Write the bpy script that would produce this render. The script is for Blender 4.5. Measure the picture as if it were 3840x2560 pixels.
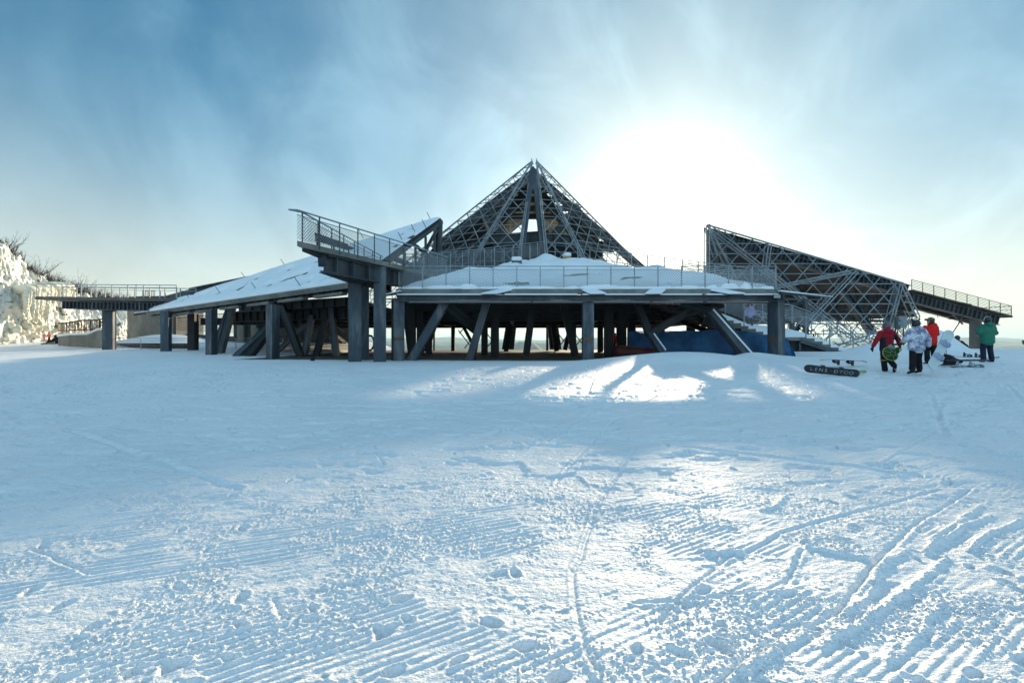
import bpy, bmesh, math, random
import numpy as np
from mathutils import Vector, Matrix
random.seed(7); np.random.seed(7)
R = math.radians
for o in list(bpy.data.objects): bpy.data.objects.remove(o)
scn = bpy.context.scene
COL = scn.collection
F = 3840*16.0/36.0          # focal length in photo pixels

# ------------------------------------------------------------------ camera
cam = bpy.data.cameras.new('camera'); cam.lens = 16; cam.sensor_width = 36
cam.clip_start = 0.05; cam.clip_end = 60000
camo = bpy.data.objects.new('camera', cam); COL.objects.link(camo)
camo.location = (0, 0, 0); camo.rotation_euler = (R(90), 0, 0)
scn.camera = camo

# ------------------------------------------------------------------ light
SUN_AZ, SUN_EL = R(18.5), R(14.6)
SD = Vector((math.sin(SUN_AZ)*math.cos(SUN_EL), math.cos(SUN_AZ)*math.cos(SUN_EL), math.sin(SUN_EL)))
sun = bpy.data.lights.new('sun', 'SUN'); sun.energy = 5.3; sun.angle = R(1.5); sun.color = (1.0, 0.80, 0.54)
suno = bpy.data.objects.new('sun', sun); COL.objects.link(suno)
suno.rotation_euler = SD.to_track_quat('Z', 'Y').to_euler(); suno.location = SD*60

w = bpy.data.worlds.new('World'); scn.world = w; w.use_nodes = True
nt = w.node_tree; nt.nodes.clear()
def N(tree, t, **kw):
    n = tree.nodes.new(t)
    for k, v in kw.items():
        if k.startswith('i_'):
            key = k[2:]
            n.inputs[int(key) if key.isdigit() else key].default_value = v
        else: setattr(n, k, v)
    return n
def L(tree, a, b): tree.links.new(a, b)
def M(tree, op, a, b=None, c=None, clamp=False):
    n = tree.nodes.new('ShaderNodeMath'); n.operation = op; n.use_clamp = clamp
    for i, v in enumerate((a, b, c)):
        if v is None: continue
        if isinstance(v, (int, float)): n.inputs[i].default_value = v
        else: tree.links.new(v, n.inputs[i])
    return n.outputs[0]
def VM(tree, op, a, b=None):
    n = tree.nodes.new('ShaderNodeVectorMath'); n.operation = op
    for i, v in enumerate((a, b)):
        if v is None: continue
        if isinstance(v, (tuple, list, Vector)): n.inputs[i].default_value = tuple(v)
        else: tree.links.new(v, n.inputs[i])
    return n
def MIX(tree, f, a, b, mode='MIX'):
    n = tree.nodes.new('ShaderNodeMix'); n.data_type = 'RGBA'; n.blend_type = mode
    for s, v in ((0, f), (6, a), (7, b)):
        if isinstance(v, (int, float)): n.inputs[s].default_value = v
        elif isinstance(v, (tuple, list)): n.inputs[s].default_value = tuple(v) + ((1,) if len(v) == 3 else ())
        else: tree.links.new(v, n.inputs[s])
    return n.outputs[2]

SKY_STRENGTH = 0.12
BACK_FILL = 0.80; NTINT = (0.16, 1.06, 1.10)
sky = N(nt, 'ShaderNodeTexSky', sky_type='NISHITA', sun_disc=False, sun_elevation=SUN_EL,
        sun_rotation=SUN_AZ, altitude=1400, air_density=1.0, dust_density=0.6, ozone_density=3.0)
tc = N(nt, 'ShaderNodeTexCoord')
dirn = VM(nt, 'NORMALIZE', tc.outputs['Generated']).outputs[0]
sep = N(nt, 'ShaderNodeSeparateXYZ'); L(nt, dirn, sep.inputs[0])
dotn = VM(nt, 'DOT_PRODUCT', dirn, tuple(SD)).outputs['Value']
ang = M(nt, 'ARCCOSINE', M(nt, 'MINIMUM', dotn, 0.99999))
K = 1.0/SKY_STRENGTH
def COLR(f, c):
    n = N(nt, 'ShaderNodeCombineColor')
    for i, k in enumerate(c): L(nt, M(nt, 'MULTIPLY', f, k*K), n.inputs[i])
    return n.outputs[0]
def ADD(a, b): return MIX(nt, 1.0, a, b, 'ADD')
def EXPF(x, k, p=1.0): return M(nt, 'EXPONENT', M(nt, 'MULTIPLY', M(nt, 'POWER', x, p) if p != 1 else x, -k))
# wind-combed high cloud whose streaks converge low in the sky, where the sun stands
e1 = Vector((0, 0, 1)).cross(SD).normalized(); e2 = SD.cross(e1).normalized()
da = VM(nt, 'DOT_PRODUCT', dirn, tuple(e1)).outputs['Value']; db = VM(nt, 'DOT_PRODUCT', dirn, tuple(e2)).outputs['Value']
ln = M(nt, 'MAXIMUM', M(nt, 'SQRT', M(nt, 'ADD', M(nt, 'MULTIPLY', da, da), M(nt, 'MULTIPLY', db, db))), 0.001)
ca = M(nt, 'DIVIDE', da, ln); cb = M(nt, 'DIVIDE', db, ln)
def streaks(k, kr, det, lo, hi, seed, dist=0.3):
    c = N(nt, 'ShaderNodeCombineXYZ'); L(nt, M(nt, 'MULTIPLY_ADD', ca, k, seed), c.inputs[0]); L(nt, M(nt, 'MULTIPLY', cb, k), c.inputs[1]); L(nt, M(nt, 'MULTIPLY', ang, kr), c.inputs[2])
    n1 = N(nt, 'ShaderNodeTexNoise', i_Scale=1.0, i_Detail=float(det), i_Roughness=0.55, i_Distortion=dist); L(nt, c.outputs[0], n1.inputs['Vector'])
    mr = N(nt, 'ShaderNodeMapRange', interpolation_type='SMOOTHSTEP'); mr.inputs[1].default_value = lo; mr.inputs[2].default_value = hi
    L(nt, n1.outputs['Fac'], mr.inputs[0]); return mr.outputs[0]
s1 = streaks(1.9, 3.8, 8, .34, .74, 3.1, 1.3); s2 = streaks(1.1, 1.5, 4, .34, .70, 8.4, .5)
cf = N(nt, 'ShaderNodeTexNoise', i_Scale=4.5, i_Detail=6.0, i_Roughness=0.6, i_Distortion=0.6); L(nt, dirn, cf.inputs['Vector'])
fine = N(nt, 'ShaderNodeMapRange', interpolation_type='SMOOTHSTEP'); fine.inputs[1].default_value = .35; fine.inputs[2].default_value = .75; L(nt, cf.outputs['Fac'], fine.inputs[0])
cloud = M(nt, 'MULTIPLY_ADD', s1, 0.42, M(nt, 'MULTIPLY_ADD', s2, 0.50, M(nt, 'MULTIPLY', fine.outputs[0], 0.22)))
nearf = EXPF(ang, 2.4, 1.8)
cloud = M(nt, 'ADD', M(nt, 'MULTIPLY', cloud, M(nt, 'SUBTRACT', 1.0, nearf)), M(nt, 'MULTIPLY', nearf, 0.6))
upz = M(nt, 'MAXIMUM', sep.outputs[2], 0.0)
low = EXPF(upz, 1/.255**2, 2.0)
g1 = EXPF(ang, 5.6, 1.25); g2 = EXPF(ang, 2.3); g3 = EXPF(ang, 70.0, 2.0)
skyc = MIX(nt, M(nt, 'MINIMUM', M(nt, 'MULTIPLY', g2, 1.15), 0.97), MIX(nt, 1.0, sky.outputs[0], NTINT, 'MULTIPLY'), (.11*K, .24*K, .32*K))
skyd = MIX(nt, M(nt, 'MULTIPLY', low, 0.92), skyc, (.31*K, .40*K, .45*K))
veil = COLR(M(nt, 'MULTIPLY', cloud, M(nt, 'MULTIPLY_ADD', g2, 1.30, 0.0)), (0.96, 0.945, 0.86))
glow = COLR(M(nt, 'ADD', M(nt, 'MULTIPLY', M(nt, 'MULTIPLY', g1, M(nt, 'MULTIPLY_ADD', cloud, 0.6, 0.40)), 0.55), M(nt, 'MULTIPLY', g3, 1.0)), (1.0, 0.88, 0.60))
fveil = COLR(M(nt, 'MULTIPLY', M(nt, 'MULTIPLY', s1, M(nt, 'MULTIPLY_ADD', fine.outputs[0], .5, .6)), 0.10), (0.35, 0.90, 1.08))
hzl = COLR(M(nt, 'MULTIPLY', low, M(nt, 'MULTIPLY_ADD', g2, 0.10, 0.40)), (1.08, 0.82, 0.46))
hzw = COLR(M(nt, 'MULTIPLY', EXPF(upz, 1/.12**2, 2.0), M(nt, 'MULTIPLY', g2, 0.55)), (1.0, 0.74, 0.22))
# unseen bright sky added overhead and behind the camera to fill shaded snow
bk = M(nt, 'MULTIPLY', M(nt, 'SMOOTH_MAX', M(nt, 'SUBTRACT', M(nt, 'MULTIPLY_ADD', sep.outputs[2], 0.9, M(nt, 'MULTIPLY', sep.outputs[1], -0.8)), 0.30), 0.0, 0.1), BACK_FILL)
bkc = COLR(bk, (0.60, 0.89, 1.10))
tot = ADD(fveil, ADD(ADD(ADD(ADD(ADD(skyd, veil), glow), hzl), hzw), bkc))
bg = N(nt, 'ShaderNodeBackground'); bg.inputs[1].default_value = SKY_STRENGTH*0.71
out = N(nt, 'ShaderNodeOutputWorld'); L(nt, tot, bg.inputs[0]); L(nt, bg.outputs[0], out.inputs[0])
vs = scn.view_settings; vs.view_transform = 'Standard'; vs.look = 'None'; vs.gamma = 1; vs.exposure = 0.5
vs.use_curve_mapping = False

# ------------------------------------------------------------------ helpers
def P(px, py, D): return Vector(((px-1920)/F*D, D, (1280-py)/F*D))
def tag(o, label=None, cat=None, group=None, kind=None):
    if label: o['label'] = label
    if cat: o['category'] = cat
    if group: o['group'] = group
    if kind: o['kind'] = kind
    return o
def empty(name, loc, label, cat, group=None, rz=0):
    o = bpy.data.objects.new(name, None); COL.objects.link(o); o.location = loc; o.rotation_euler = (0, 0, rz)
    o.empty_display_size = 0.3
    return tag(o, label, cat, group)
def wloc(o):
    v = Vector((0, 0, 0))
    while o is not None: v += Vector(o.location); o = o.parent
    return v
class MB:
    def __init__(s): s.v = []; s.f = []; s.m = []
    def add(s, vs_, fs, mi=0):
        b = len(s.v); s.v += [tuple(v) for v in vs_]; s.f += [tuple(b+i for i in f) for f in fs]; s.m += [mi]*len(fs); return s
    def box(s, c, size, rz=0, mi=0):
        c = Vector(c); sx, sy, sz = [k/2 for k in size]; rot = Matrix.Rotation(rz, 3, 'Z')
        vs_ = [c + rot @ Vector((x*sx, y*sy, z*sz)) for x in (-1, 1) for y in (-1, 1) for z in (-1, 1)]
        return s.add(vs_, [(0,1,3,2),(4,6,7,5),(0,4,5,1),(2,3,7,6),(0,2,6,4),(1,5,7,3)], mi)
    def beam(s, a, b, w_, h_, up=(0, 0, 1), mi=0):
        a = Vector(a); b = Vector(b); d = (b-a).normalized(); u = Vector(up)
        if abs(d.dot(u)) > 0.98: u = Vector((0, 1, 0))
        sd = d.cross(u).normalized(); u = sd.cross(d).normalized()
        vs_ = [p + sd*(x*w_/2) + u*(z*h_/2) for p in (a, b) for x in (-1, 1) for z in (-1, 1)]
        return s.add(vs_, [(0,1,3,2),(4,6,7,5),(0,4,5,1),(2,3,7,6),(0,2,6,4),(1,5,7,3)], mi)
    def ibeam(s, a, b, w_, h_, t=0.04, up=(0, 0, 1), ribs=0, mi=0):
        a = Vector(a); b = Vector(b); d = (b-a).normalized(); u = Vector(up)
        if abs(d.dot(u)) > 0.98: u = Vector((0, 1, 0))
        sd = d.cross(u).normalized(); u = sd.cross(d).normalized()
        s.beam(a+u*(h_/2-t/2), b+u*(h_/2-t/2), w_, t, u, mi)
        s.beam(a-u*(h_/2-t/2), b-u*(h_/2-t/2), w_, t, u, mi)
        s.beam(a, b, t, h_-2*t, u, mi)
        for i in range(ribs):
            p = a.lerp(b, (i+0.5)/ribs); s.beam(p-d*t/2, p+d*t/2, w_*0.94, h_-2*t-0.004, u, mi)
        return s
    def tube(s, a, b, r, n=5, r2=None, mi=0):
        a = Vector(a); b = Vector(b); d = (b-a)
        if d.length < 1e-5: return s
        d.normalize(); u = Vector((0, 0, 1)) if abs(d.z) < 0.95 else Vector((0, 1, 0))
        sd = d.cross(u).normalized(); u = sd.cross(d); r2 = r if r2 is None else r2
        vs_ = [p + (sd*math.cos(2*math.pi*i/n) + u*math.sin(2*math.pi*i/n))*rr for p, rr in ((a, r), (b, r2)) for i in range(n)]
        fs = [(i, (i+1) % n, n+(i+1) % n, n+i) for i in range(n)] + [tuple(range(n))[::-1], tuple(range(n, 2*n))]
        return s.add(vs_, fs, mi)
    def path(s, pts, r, n=6, mi=0):
        for a, b in zip(pts[:-1], pts[1:]): s.tube(a, b, r, n, mi=mi)
        return s
    def prism(s, poly, z0, z1, mi=0):   # plan polygon
        n = len(poly); vs_ = [(x, y, z0) for x, y in poly] + [(x, y, z1) for x, y in poly]
        return s.add(vs_, [tuple(range(n))[::-1], tuple(range(n, 2*n))] + [(i, (i+1) % n, n+(i+1) % n, n+i) for i in range(n)], mi)
    def slab(s, poly3, t, mi=0, nrm=None):      # planar 3d polygon thickened downward along normal
        p = [Vector(q) for q in poly3]; nn = Vector(nrm) if nrm else (p[1]-p[0]).cross(p[2]-p[0]).normalized()
        if nrm is None and nn.z < 0: nn = -nn
        n = len(p); vs_ = p + [q - nn*t for q in p]
        return s.add(vs_, [tuple(range(n)), tuple(range(n, 2*n))[::-1]] + [(i, n+i, n+(i+1) % n, (i+1) % n) for i in range(n)], mi)
    def ball(s, c, r, nu=10, nv=7, sc=(1, 1, 1), mi=0):
        c = Vector(c); vs_ = []
        for j in range(nv+1):
            th = math.pi*j/nv
            for i in range(nu):
                ph = 2*math.pi*i/nu
                vs_.append(c+Vector((r*sc[0]*math.sin(th)*math.cos(ph), r*sc[1]*math.sin(th)*math.sin(ph), r*sc[2]*math.cos(th))))
        return s.add(vs_, [(j*nu+i, (j+1)*nu+i, (j+1)*nu+(i+1) % nu, j*nu+(i+1) % nu) for j in range(nv) for i in range(nu)], mi)
    def build(s, name, mat, parent=None, smooth=False, bevel=0, label=None, cat=None, group=None, kind=None, origin=None):
        off = wloc(parent) if parent is not None else (Vector(origin) if origin else Vector((0, 0, 0)))
        me = bpy.data.meshes.new(name)
        me.from_pydata([(v[0]-off.x, v[1]-off.y, v[2]-off.z) for v in s.v], [], s.f)
        for m_ in (mat if isinstance(mat, (list, tuple)) else [mat]): me.materials.append(m_)
        if any(s.m): me.polygons.foreach_set('material_index', s.m)
        if smooth: me.polygons.foreach_set('use_smooth', [True]*len(me.polygons))
        bm = bmesh.new(); bm.from_mesh(me); bmesh.ops.recalc_face_normals(bm, faces=bm.faces); bm.to_mesh(me); bm.free()
        me.update()
        o = bpy.data.objects.new(name, me); COL.objects.link(o)
        if parent is not None: o.parent = parent
        else: o.location = off
        if bevel:
            b = o.modifiers.new('bevel', 'BEVEL'); b.width = bevel; b.segments = 1; b.limit_method = 'ANGLE'
        return tag(o, label, cat, group, kind)
def grid_mesh(name, X, Y, Z, mat, parent=None, smooth=True, keep=None, **tags):
    """X,Y,Z are 2d arrays"""
    n, m = X.shape
    off = wloc(parent) if parent is not None else Vector((0, 0, 0))
    co = np.stack([X-off.x, Y-off.y, Z-off.z], -1).reshape(-1, 3).astype(np.float32)
    idx = np.arange(n*m).reshape(n, m)
    q = np.stack([idx[:-1, :-1], idx[:-1, 1:], idx[1:, 1:], idx[1:, :-1]], -1)
    q = q[keep] if keep is not None else q.reshape(-1, 4)
    q = q.reshape(-1, 4)
    me = bpy.data.meshes.new(name)
    me.vertices.add(len(co)); me.vertices.foreach_set('co', co.ravel())
    me.loops.add(len(q)*4); me.loops.foreach_set('vertex_index', q.ravel().astype(np.int32))
    me.polygons.add(len(q)); me.polygons.foreach_set('loop_start', np.arange(0, len(q)*4, 4, dtype=np.int32))
    me.polygons.foreach_set('use_smooth', np.full(len(q), smooth))
    me.materials.append(mat); me.update(calc_edges=True); me.validate()
    o = bpy.data.objects.new(name, me); COL.objects.link(o)
    if parent is not None: o.parent = parent
    tag(o, **{('cat' if k == 'category' else k): v for k, v in tags.items()})
    return o
def vnoise(x, y, seed=0):
    x = np.asarray(x, float); y = np.asarray(y, float)
    xi = np.floor(x).astype(np.int64); yi = np.floor(y).astype(np.int64); fx = x-xi; fy = y-yi
    fx = fx*fx*fx*(fx*(fx*6-15)+10); fy = fy*fy*fy*(fy*(fy*6-15)+10)
    def h(a, b):
        k = (a*374761393 + b*668265263 + seed*1274126177) & 0xffffffff
        k = ((k ^ (k >> 13))*1274126177) & 0xffffffff
        k = ((k ^ (k >> 15))*2246822519) & 0xffffffff
        return ((k ^ (k >> 16)) & 0xffff)/65535.0
    return (h(xi, yi)*(1-fx)+h(xi+1, yi)*fx)*(1-fy)+(h(xi, yi+1)*(1-fx)+h(xi+1, yi+1)*fx)*fy
def fbm(x, y, oct=4, seed=0, g=0.5):
    s = 0; a = 1; t = 0
    for i in range(oct):
        s = s+a*vnoise(x*2**i+i*17.3, y*2**i-i*9.1, seed+i); t += a; a *= g
    return s/t
def sstep(a, b, x):
    t = np.clip((np.asarray(x, float)-a)/(b-a), 0, 1); return t*t*(3-2*t)

# ------------------------------------------------------------------ materials
def mat(name, col, rough=0.6, metal=0.0, spec=0.5, var=0.0, vscale=3.0, col2=None, bump=0.0, bscale=20.0, streak=0.0, stretch=(1, 1, 1), f_lo=0.35, f_hi=0.7, detail=6):
    m = bpy.data.materials.new(name); m.use_nodes = True; t = m.node_tree; b = t.nodes['Principled BSDF']
    b.inputs['Base Color'].default_value = (*col, 1); b.inputs['Roughness'].default_value = rough
    b.inputs['Metallic'].default_value = metal; b.inputs['Specular IOR Level'].default_value = spec
    tcn = N(t, 'ShaderNodeTexCoord'); g = N(t, 'ShaderNodeNewGeometry')
    mp = N(t, 'ShaderNodeMapping'); mp.inputs['Scale'].default_value = stretch; L(t, g.outputs['Position'], mp.inputs[0])
    if col2 is not None:
        n = N(t, 'ShaderNodeTexNoise', i_Scale=vscale, i_Detail=float(detail), i_Roughness=0.62); L(t, mp.outputs[0], n.inputs['Vector'])
        r = N(t, 'ShaderNodeMapRange', interpolation_type='SMOOTHSTEP'); r.inputs[1].default_value = f_lo; r.inputs[2].default_value = f_hi
        L(t, n.outputs['Fac'], r.inputs[0])
        c = MIX(t, r.outputs[0], col, col2)
        if var:
            nn = N(t, 'ShaderNodeTexNoise', i_Scale=vscale*6, i_Detail=4.0); L(t, mp.outputs[0], nn.inputs['Vector'])
            k = M(t, 'MULTIPLY_ADD', nn.outputs['Fac'], 2*var, 1-var)
            cc = N(t, 'ShaderNodeCombineColor')
            for i in range(3): L(t, k, cc.inputs[i])
            c = MIX(t, 1.0, c, cc.outputs[0], 'MULTIPLY')
        L(t, c, b.inputs['Base Color'])
    if bump:
        n = N(t, 'ShaderNodeTexNoise', i_Scale=bscale, i_Detail=5.0); L(t, g.outputs['Position'], n.inputs['Vector'])
        bp = N(t, 'ShaderNodeBump', i_Strength=1.0, i_Distance=bump); L(t, n.outputs['Fac'], bp.inputs['Height']); L(t, bp.outputs[0], b.inputs['Normal'])
    return m
def mesh_mat(name, col, cell, thick, rough=0.4, metal=0.6, ry=1.0):
    """woven wire / expanded metal: diamond openings that let the view through"""
    m = bpy.data.materials.new(name); m.use_nodes = True; t = m.node_tree; b = t.nodes['Principled BSDF']
    b.inputs['Base Color'].default_value = (*col, 1); b.inputs['Roughness'].default_value = rough; b.inputs['Metallic'].default_value = metal
    g = N(t, 'ShaderNodeNewGeometry'); s = N(t, 'ShaderNodeSeparateXYZ'); L(t, g.outputs['Position'], s.inputs[0])
    hx = M(t, 'ADD', s.outputs[0], M(t, 'MULTIPLY', s.outputs[1], 0.75))
    u = M(t, 'DIVIDE', hx, cell); v = M(t, 'DIVIDE', s.outputs[2], cell*ry)
    def line(e): 
        f = M(t, 'FRACT', e); d = M(t, 'ABSOLUTE', M(t, 'SUBTRACT', f, 0.5)); return M(t, 'LESS_THAN', d, thick/2)
    a = line(M(t, 'ADD', u, v)); c = line(M(t, 'SUBTRACT', u, v))
    o = M(t, 'MAXIMUM', a, c)
    tr = N(t, 'ShaderNodeBsdfTransparent'); mx = N(t, 'ShaderNodeMixShader')
    L(t, o, mx.inputs[0]); L(t, tr.outputs[0], mx.inputs[1]); L(t, b.outputs[0], mx.inputs[2])
    L(t, mx.outputs[0], t.nodes['Material Output'].inputs[0])
    return m

def snow_mat(name, micro=0.006, mscale=45):
    m = bpy.data.materials.new(name); m.use_nodes = True; t = m.node_tree; b = t.nodes['Principled BSDF']
    g = N(t, 'ShaderNodeNewGeometry')
    n = N(t, 'ShaderNodeTexNoise', i_Scale=0.6, i_Detail=8.0, i_Roughness=0.6); L(t, g.outputs['Position'], n.inputs['Vector'])
    r = N(t, 'ShaderNodeMapRange'); r.inputs[1].default_value = 0.3; r.inputs[2].default_value = 0.7; L(t, n.outputs['Fac'], r.inputs[0])
    L(t, MIX(t, r.outputs[0], (0.76, 0.80, 0.84), (0.86, 0.88, 0.90)), b.inputs['Base Color'])
    b.inputs['Roughness'].default_value = 0.5; b.inputs['Specular IOR Level'].default_value = 0.25
    mp = N(t, 'ShaderNodeMapping'); mp.inputs['Scale'].default_value = (1, 1.6, 1); L(t, g.outputs['Position'], mp.inputs[0])
    a = N(t, 'ShaderNodeTexNoise', i_Scale=float(mscale), i_Detail=4.0, i_Roughness=0.65); L(t, mp.outputs[0], a.inputs['Vector'])
    c = N(t, 'ShaderNodeTexNoise', i_Scale=5.0, i_Detail=5.0, i_Roughness=0.6); L(t, mp.outputs[0], c.inputs['Vector'])
    d_ = N(t, 'ShaderNodeTexNoise', i_Scale=1.6, i_Detail=6.0, i_Roughness=0.65); mp2 = N(t, 'ShaderNodeMapping'); mp2.inputs['Scale'].default_value = (1, 2.6, 1); mp2.inputs['Rotation'].default_value = (0, 0, -0.15); L(t, g.outputs['Position'], mp2.inputs[0]); L(t, mp2.outputs[0], d_.inputs['Vector'])
    h = M(t, 'MULTIPLY_ADD', d_.outputs['Fac'], 5.0 if micro > .008 else 1.0, M(t, 'MULTIPLY_ADD', c.outputs['Fac'], 3.5, a.outputs['Fac']))
    bp = N(t, 'ShaderNodeBump', i_Strength=1.0, i_Distance=micro); L(t, h, bp.inputs['Height']); L(t, bp.outputs[0], b.inputs['Normal'])
    return m
SNOW = snow_mat('snow', 0.014, 34)
RSNOW = snow_mat('roof_snow', 0.006, 12)
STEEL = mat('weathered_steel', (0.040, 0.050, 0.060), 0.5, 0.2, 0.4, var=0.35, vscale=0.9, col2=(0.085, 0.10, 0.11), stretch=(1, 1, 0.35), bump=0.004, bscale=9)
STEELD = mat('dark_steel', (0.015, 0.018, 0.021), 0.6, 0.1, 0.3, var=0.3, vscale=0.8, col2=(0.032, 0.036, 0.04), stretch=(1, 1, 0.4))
STEELR = mat('stained_steel', (0.042, 0.058, 0.075), 0.5, 0.2, 0.4, var=0.4, vscale=1.4, col2=(0.14, 0.165, 0.18), stretch=(1.6, 1.6, 0.3), f_lo=0.45, f_hi=0.75, bump=0.004, bscale=9)
GALV = mat('galvanised_tube', (0.22, 0.26, 0.28), 0.42, 0.4, 0.5, var=0.2, vscale=2.0, col2=(0.34, 0.38, 0.40))
LATT = mat('lattice_tube', (0.20, 0.23, 0.245), 0.38, 0.4, 0.5, var=0.25, vscale=1.2, col2=(0.36, 0.39, 0.40))
RUST = mat('rusty_steel', (0.10, 0.05, 0.03), 0.8, 0.1, 0.3, var=0.3, vscale=3, col2=(0.19, 0.10, 0.06))
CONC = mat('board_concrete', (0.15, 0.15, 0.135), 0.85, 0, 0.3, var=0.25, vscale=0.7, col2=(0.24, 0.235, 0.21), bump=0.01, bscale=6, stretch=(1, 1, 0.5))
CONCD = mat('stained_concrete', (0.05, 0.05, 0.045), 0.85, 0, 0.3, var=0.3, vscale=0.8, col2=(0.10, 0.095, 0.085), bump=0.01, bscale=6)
PANEL = mat('corrugated_panel', (0.06, 0.055, 0.045), 0.6, 0.1, 0.4, var=0.35, vscale=0.5, col2=(0.16, 0.145, 0.10), stretch=(4, 1, 0.6))
PAVE = mat('worn_floor', (0.06, 0.055, 0.05), 0.7, 0, 0.4, var=0.4, vscale=0.8, col2=(0.16, 0.155, 0.15), f_lo=0.5, f_hi=0.7, bump=0.01, bscale=5)
TARP = mat('blue_tarpaulin', (0.008, 0.06, 0.17), 0.55, 0, 0.4, var=0.3, vscale=1.1, col2=(0.015, 0.12, 0.27), bump=0.06, bscale=3)
REDM = mat('dark_red_padding', (0.06, 0.008, 0.006), 0.6, 0, 0.4, var=0.3, vscale=2.0, col2=(0.11, 0.018, 0.012), bump=0.02, bscale=3)
BLACK = mat('black_plastic', (0.012, 0.013, 0.015), 0.4, 0, 0.5, col2=(0.02, 0.021, 0.024))
BLACKC = mat('black_fabric', (0.012, 0.013, 0.017), 0.85, 0, 0.2, col2=(0.025, 0.026, 0.03), bump=0.01, bscale=12)
WMESH = mesh_mat('woven_wire', (0.26, 0.31, 0.34), 0.13, 0.19)
EMESH = mesh_mat('expanded_metal', (0.12, 0.15, 0.17), 0.13, 0.26)
NET = mesh_mat('white_netting', (0.5, 0.53, 0.55), 0.16, 0.11, 0.8, 0.0)
FIB = mat('fibreglass_sheet', (0.16, 0.16, 0.13), 0.5, 0.0, 0.3, var=0.35, vscale=0.5, col2=(0.40, 0.40, 0.31), stretch=(4, 1, 0.6))
_t = FIB.node_tree; _b = _t.nodes['Principled BSDF']; _tr = N(_t, 'ShaderNodeBsdfTranslucent'); _mx = N(_t, 'ShaderNodeMixShader'); _mx.inputs[0].default_value = 0.55
_l = _b.inputs['Base Color'].links[0].from_socket; L(_t, _l, _tr.inputs[0]); L(_t, _b.outputs[0], _mx.inputs[1]); L(_t, _tr.outputs[0], _mx.inputs[2]); L(_t, _mx.outputs[0], _t.nodes['Material Output'].inputs[0])
HAZE_D = 0.00009
# ------------------------------------------------------------------ ground
_cy = np.array([-80, 0, 5, 10, 14.5, 17, 20, 30, 50, 70]); 
def H0(x, y):
    x = np.asarray(x, float); y = np.asarray(y, float)
    mid = np.interp(y, _cy, [-1.75, -1.58, -1.50, -1.34, -1.10, -0.98, -0.93, -0.96, -0.96, -0.96])
    lef = np.interp(y, _cy, [-1.75, -1.58, -1.50, -1.34, -1.18, -1.10, -1.02, -0.84, -0.06, 0.3])
    lef = lef - 0.17*np.exp(-((y-40)/5.0)**2)
    rig = np.interp(y, _cy, [-1.75, -1.58, -1.50, -1.30, -1.02, -0.80, -0.74, -0.52, -0.55, -0.9])
    a = sstep(-11, -17, x); b = sstep(11.5, 16, x)
    z = mid*(1-a-b) + lef*a + rig*b
    g = lambda cx, cy, h, sx, sy: h*np.exp(-((x-cx)/sx)**2-((y-cy)/sy)**2)
    z = z + g(7.3, 19.3, 0.50, 3.6, 1.5) + g(12.2, 20.8, 0.22, 1.5, 1.0) + g(10.9, 20.9, 0.25, 1.0, 0.9)
    z = z + g(21.0, 22.5, 1.22, 1.05, 1.0) + g(18.6, 23.5, 0.5, 1.2, 1.0) + g(-35, 46, 1.0, 4.5, 3.0)
    z = z + g(-44, 24, -0.5, 16, 7) + g(-24, 22, 0.16, 9, 2.2)
    # bare floor under the pavilion lies a little lower than the drifted snow
    fl = sstep(-14.8, -14.0, x)*sstep(16.2, 15.2, x)*sstep(22.5, 24.2, y)
    z = z - 0.18*fl
    z = z + sstep(52, 74, y)*(-26)*sstep(-30, -22, x) + sstep(32, 60, y)*(-7)*sstep(17, 24, x)*sstep(28, 40, x-0*y)
    z = z + 0.10*(fbm(x*0.14+3, y*0.22, 3, 5)-0.5)*sstep(3, 9, y)
    return z
def gp(px, py):
    D = 1.53*F/(py-1280)
    return ((px-1920)/F*D, D)
def c3(pts): return [gp(2000+.7823*a, 1700+.7823*b) for a, b in pts]
def pdist(x, y, pts):
    best = np.full(x.shape, 1e9); side = np.zeros(x.shape)
    for (ax, ay), (bx, by) in zip(pts[:-1], pts[1:]):
        dx, dy = bx-ax, by-ay; l2 = dx*dx+dy*dy
        t = np.clip(((x-ax)*dx+(y-ay)*dy)/l2, 0, 1)
        d = np.hypot(x-ax-t*dx, y-ay-t*dy); s_ = np.sign((x-ax)*dy-(y-ay)*dx)
        m_ = d < best; best = np.where(m_, d, best); side = np.where(m_, s_, side)
    return best*side
ridges = [c3([(2175,240),(2100,290),(2000,360),(1910,420),(1890,480)]), c3([(2200,310),(2060,355),(2000,400),(1900,455)]),
    c3([(1790,470),(1700,520),(1640,600),(1600,680),(1500,760),(1440,870),(1380,920)]),
    c3([(1880,470),(1980,505),(1900,570),(1800,650),(1700,700)]), c3([(1700,715),(1620,760),(1540,830),(1440,870)]),
    c3([(2350,330),(2200,385),(2120,430),(2100,470)]), c3([(1210,220),(1160,270),(1090,282)]), c3([(1310,420),(1260,480),(1230,560)]),
    c3([(1320,455),(1380,465),(1480,480),(1610,510)]), c3([(810,470),(860,485),(960,470),(1010,480)]), c3([(1000,1040),(1130,950),(1290,850)]),
    c3([(1700,980),(1820,850),(1940,700)])]
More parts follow.
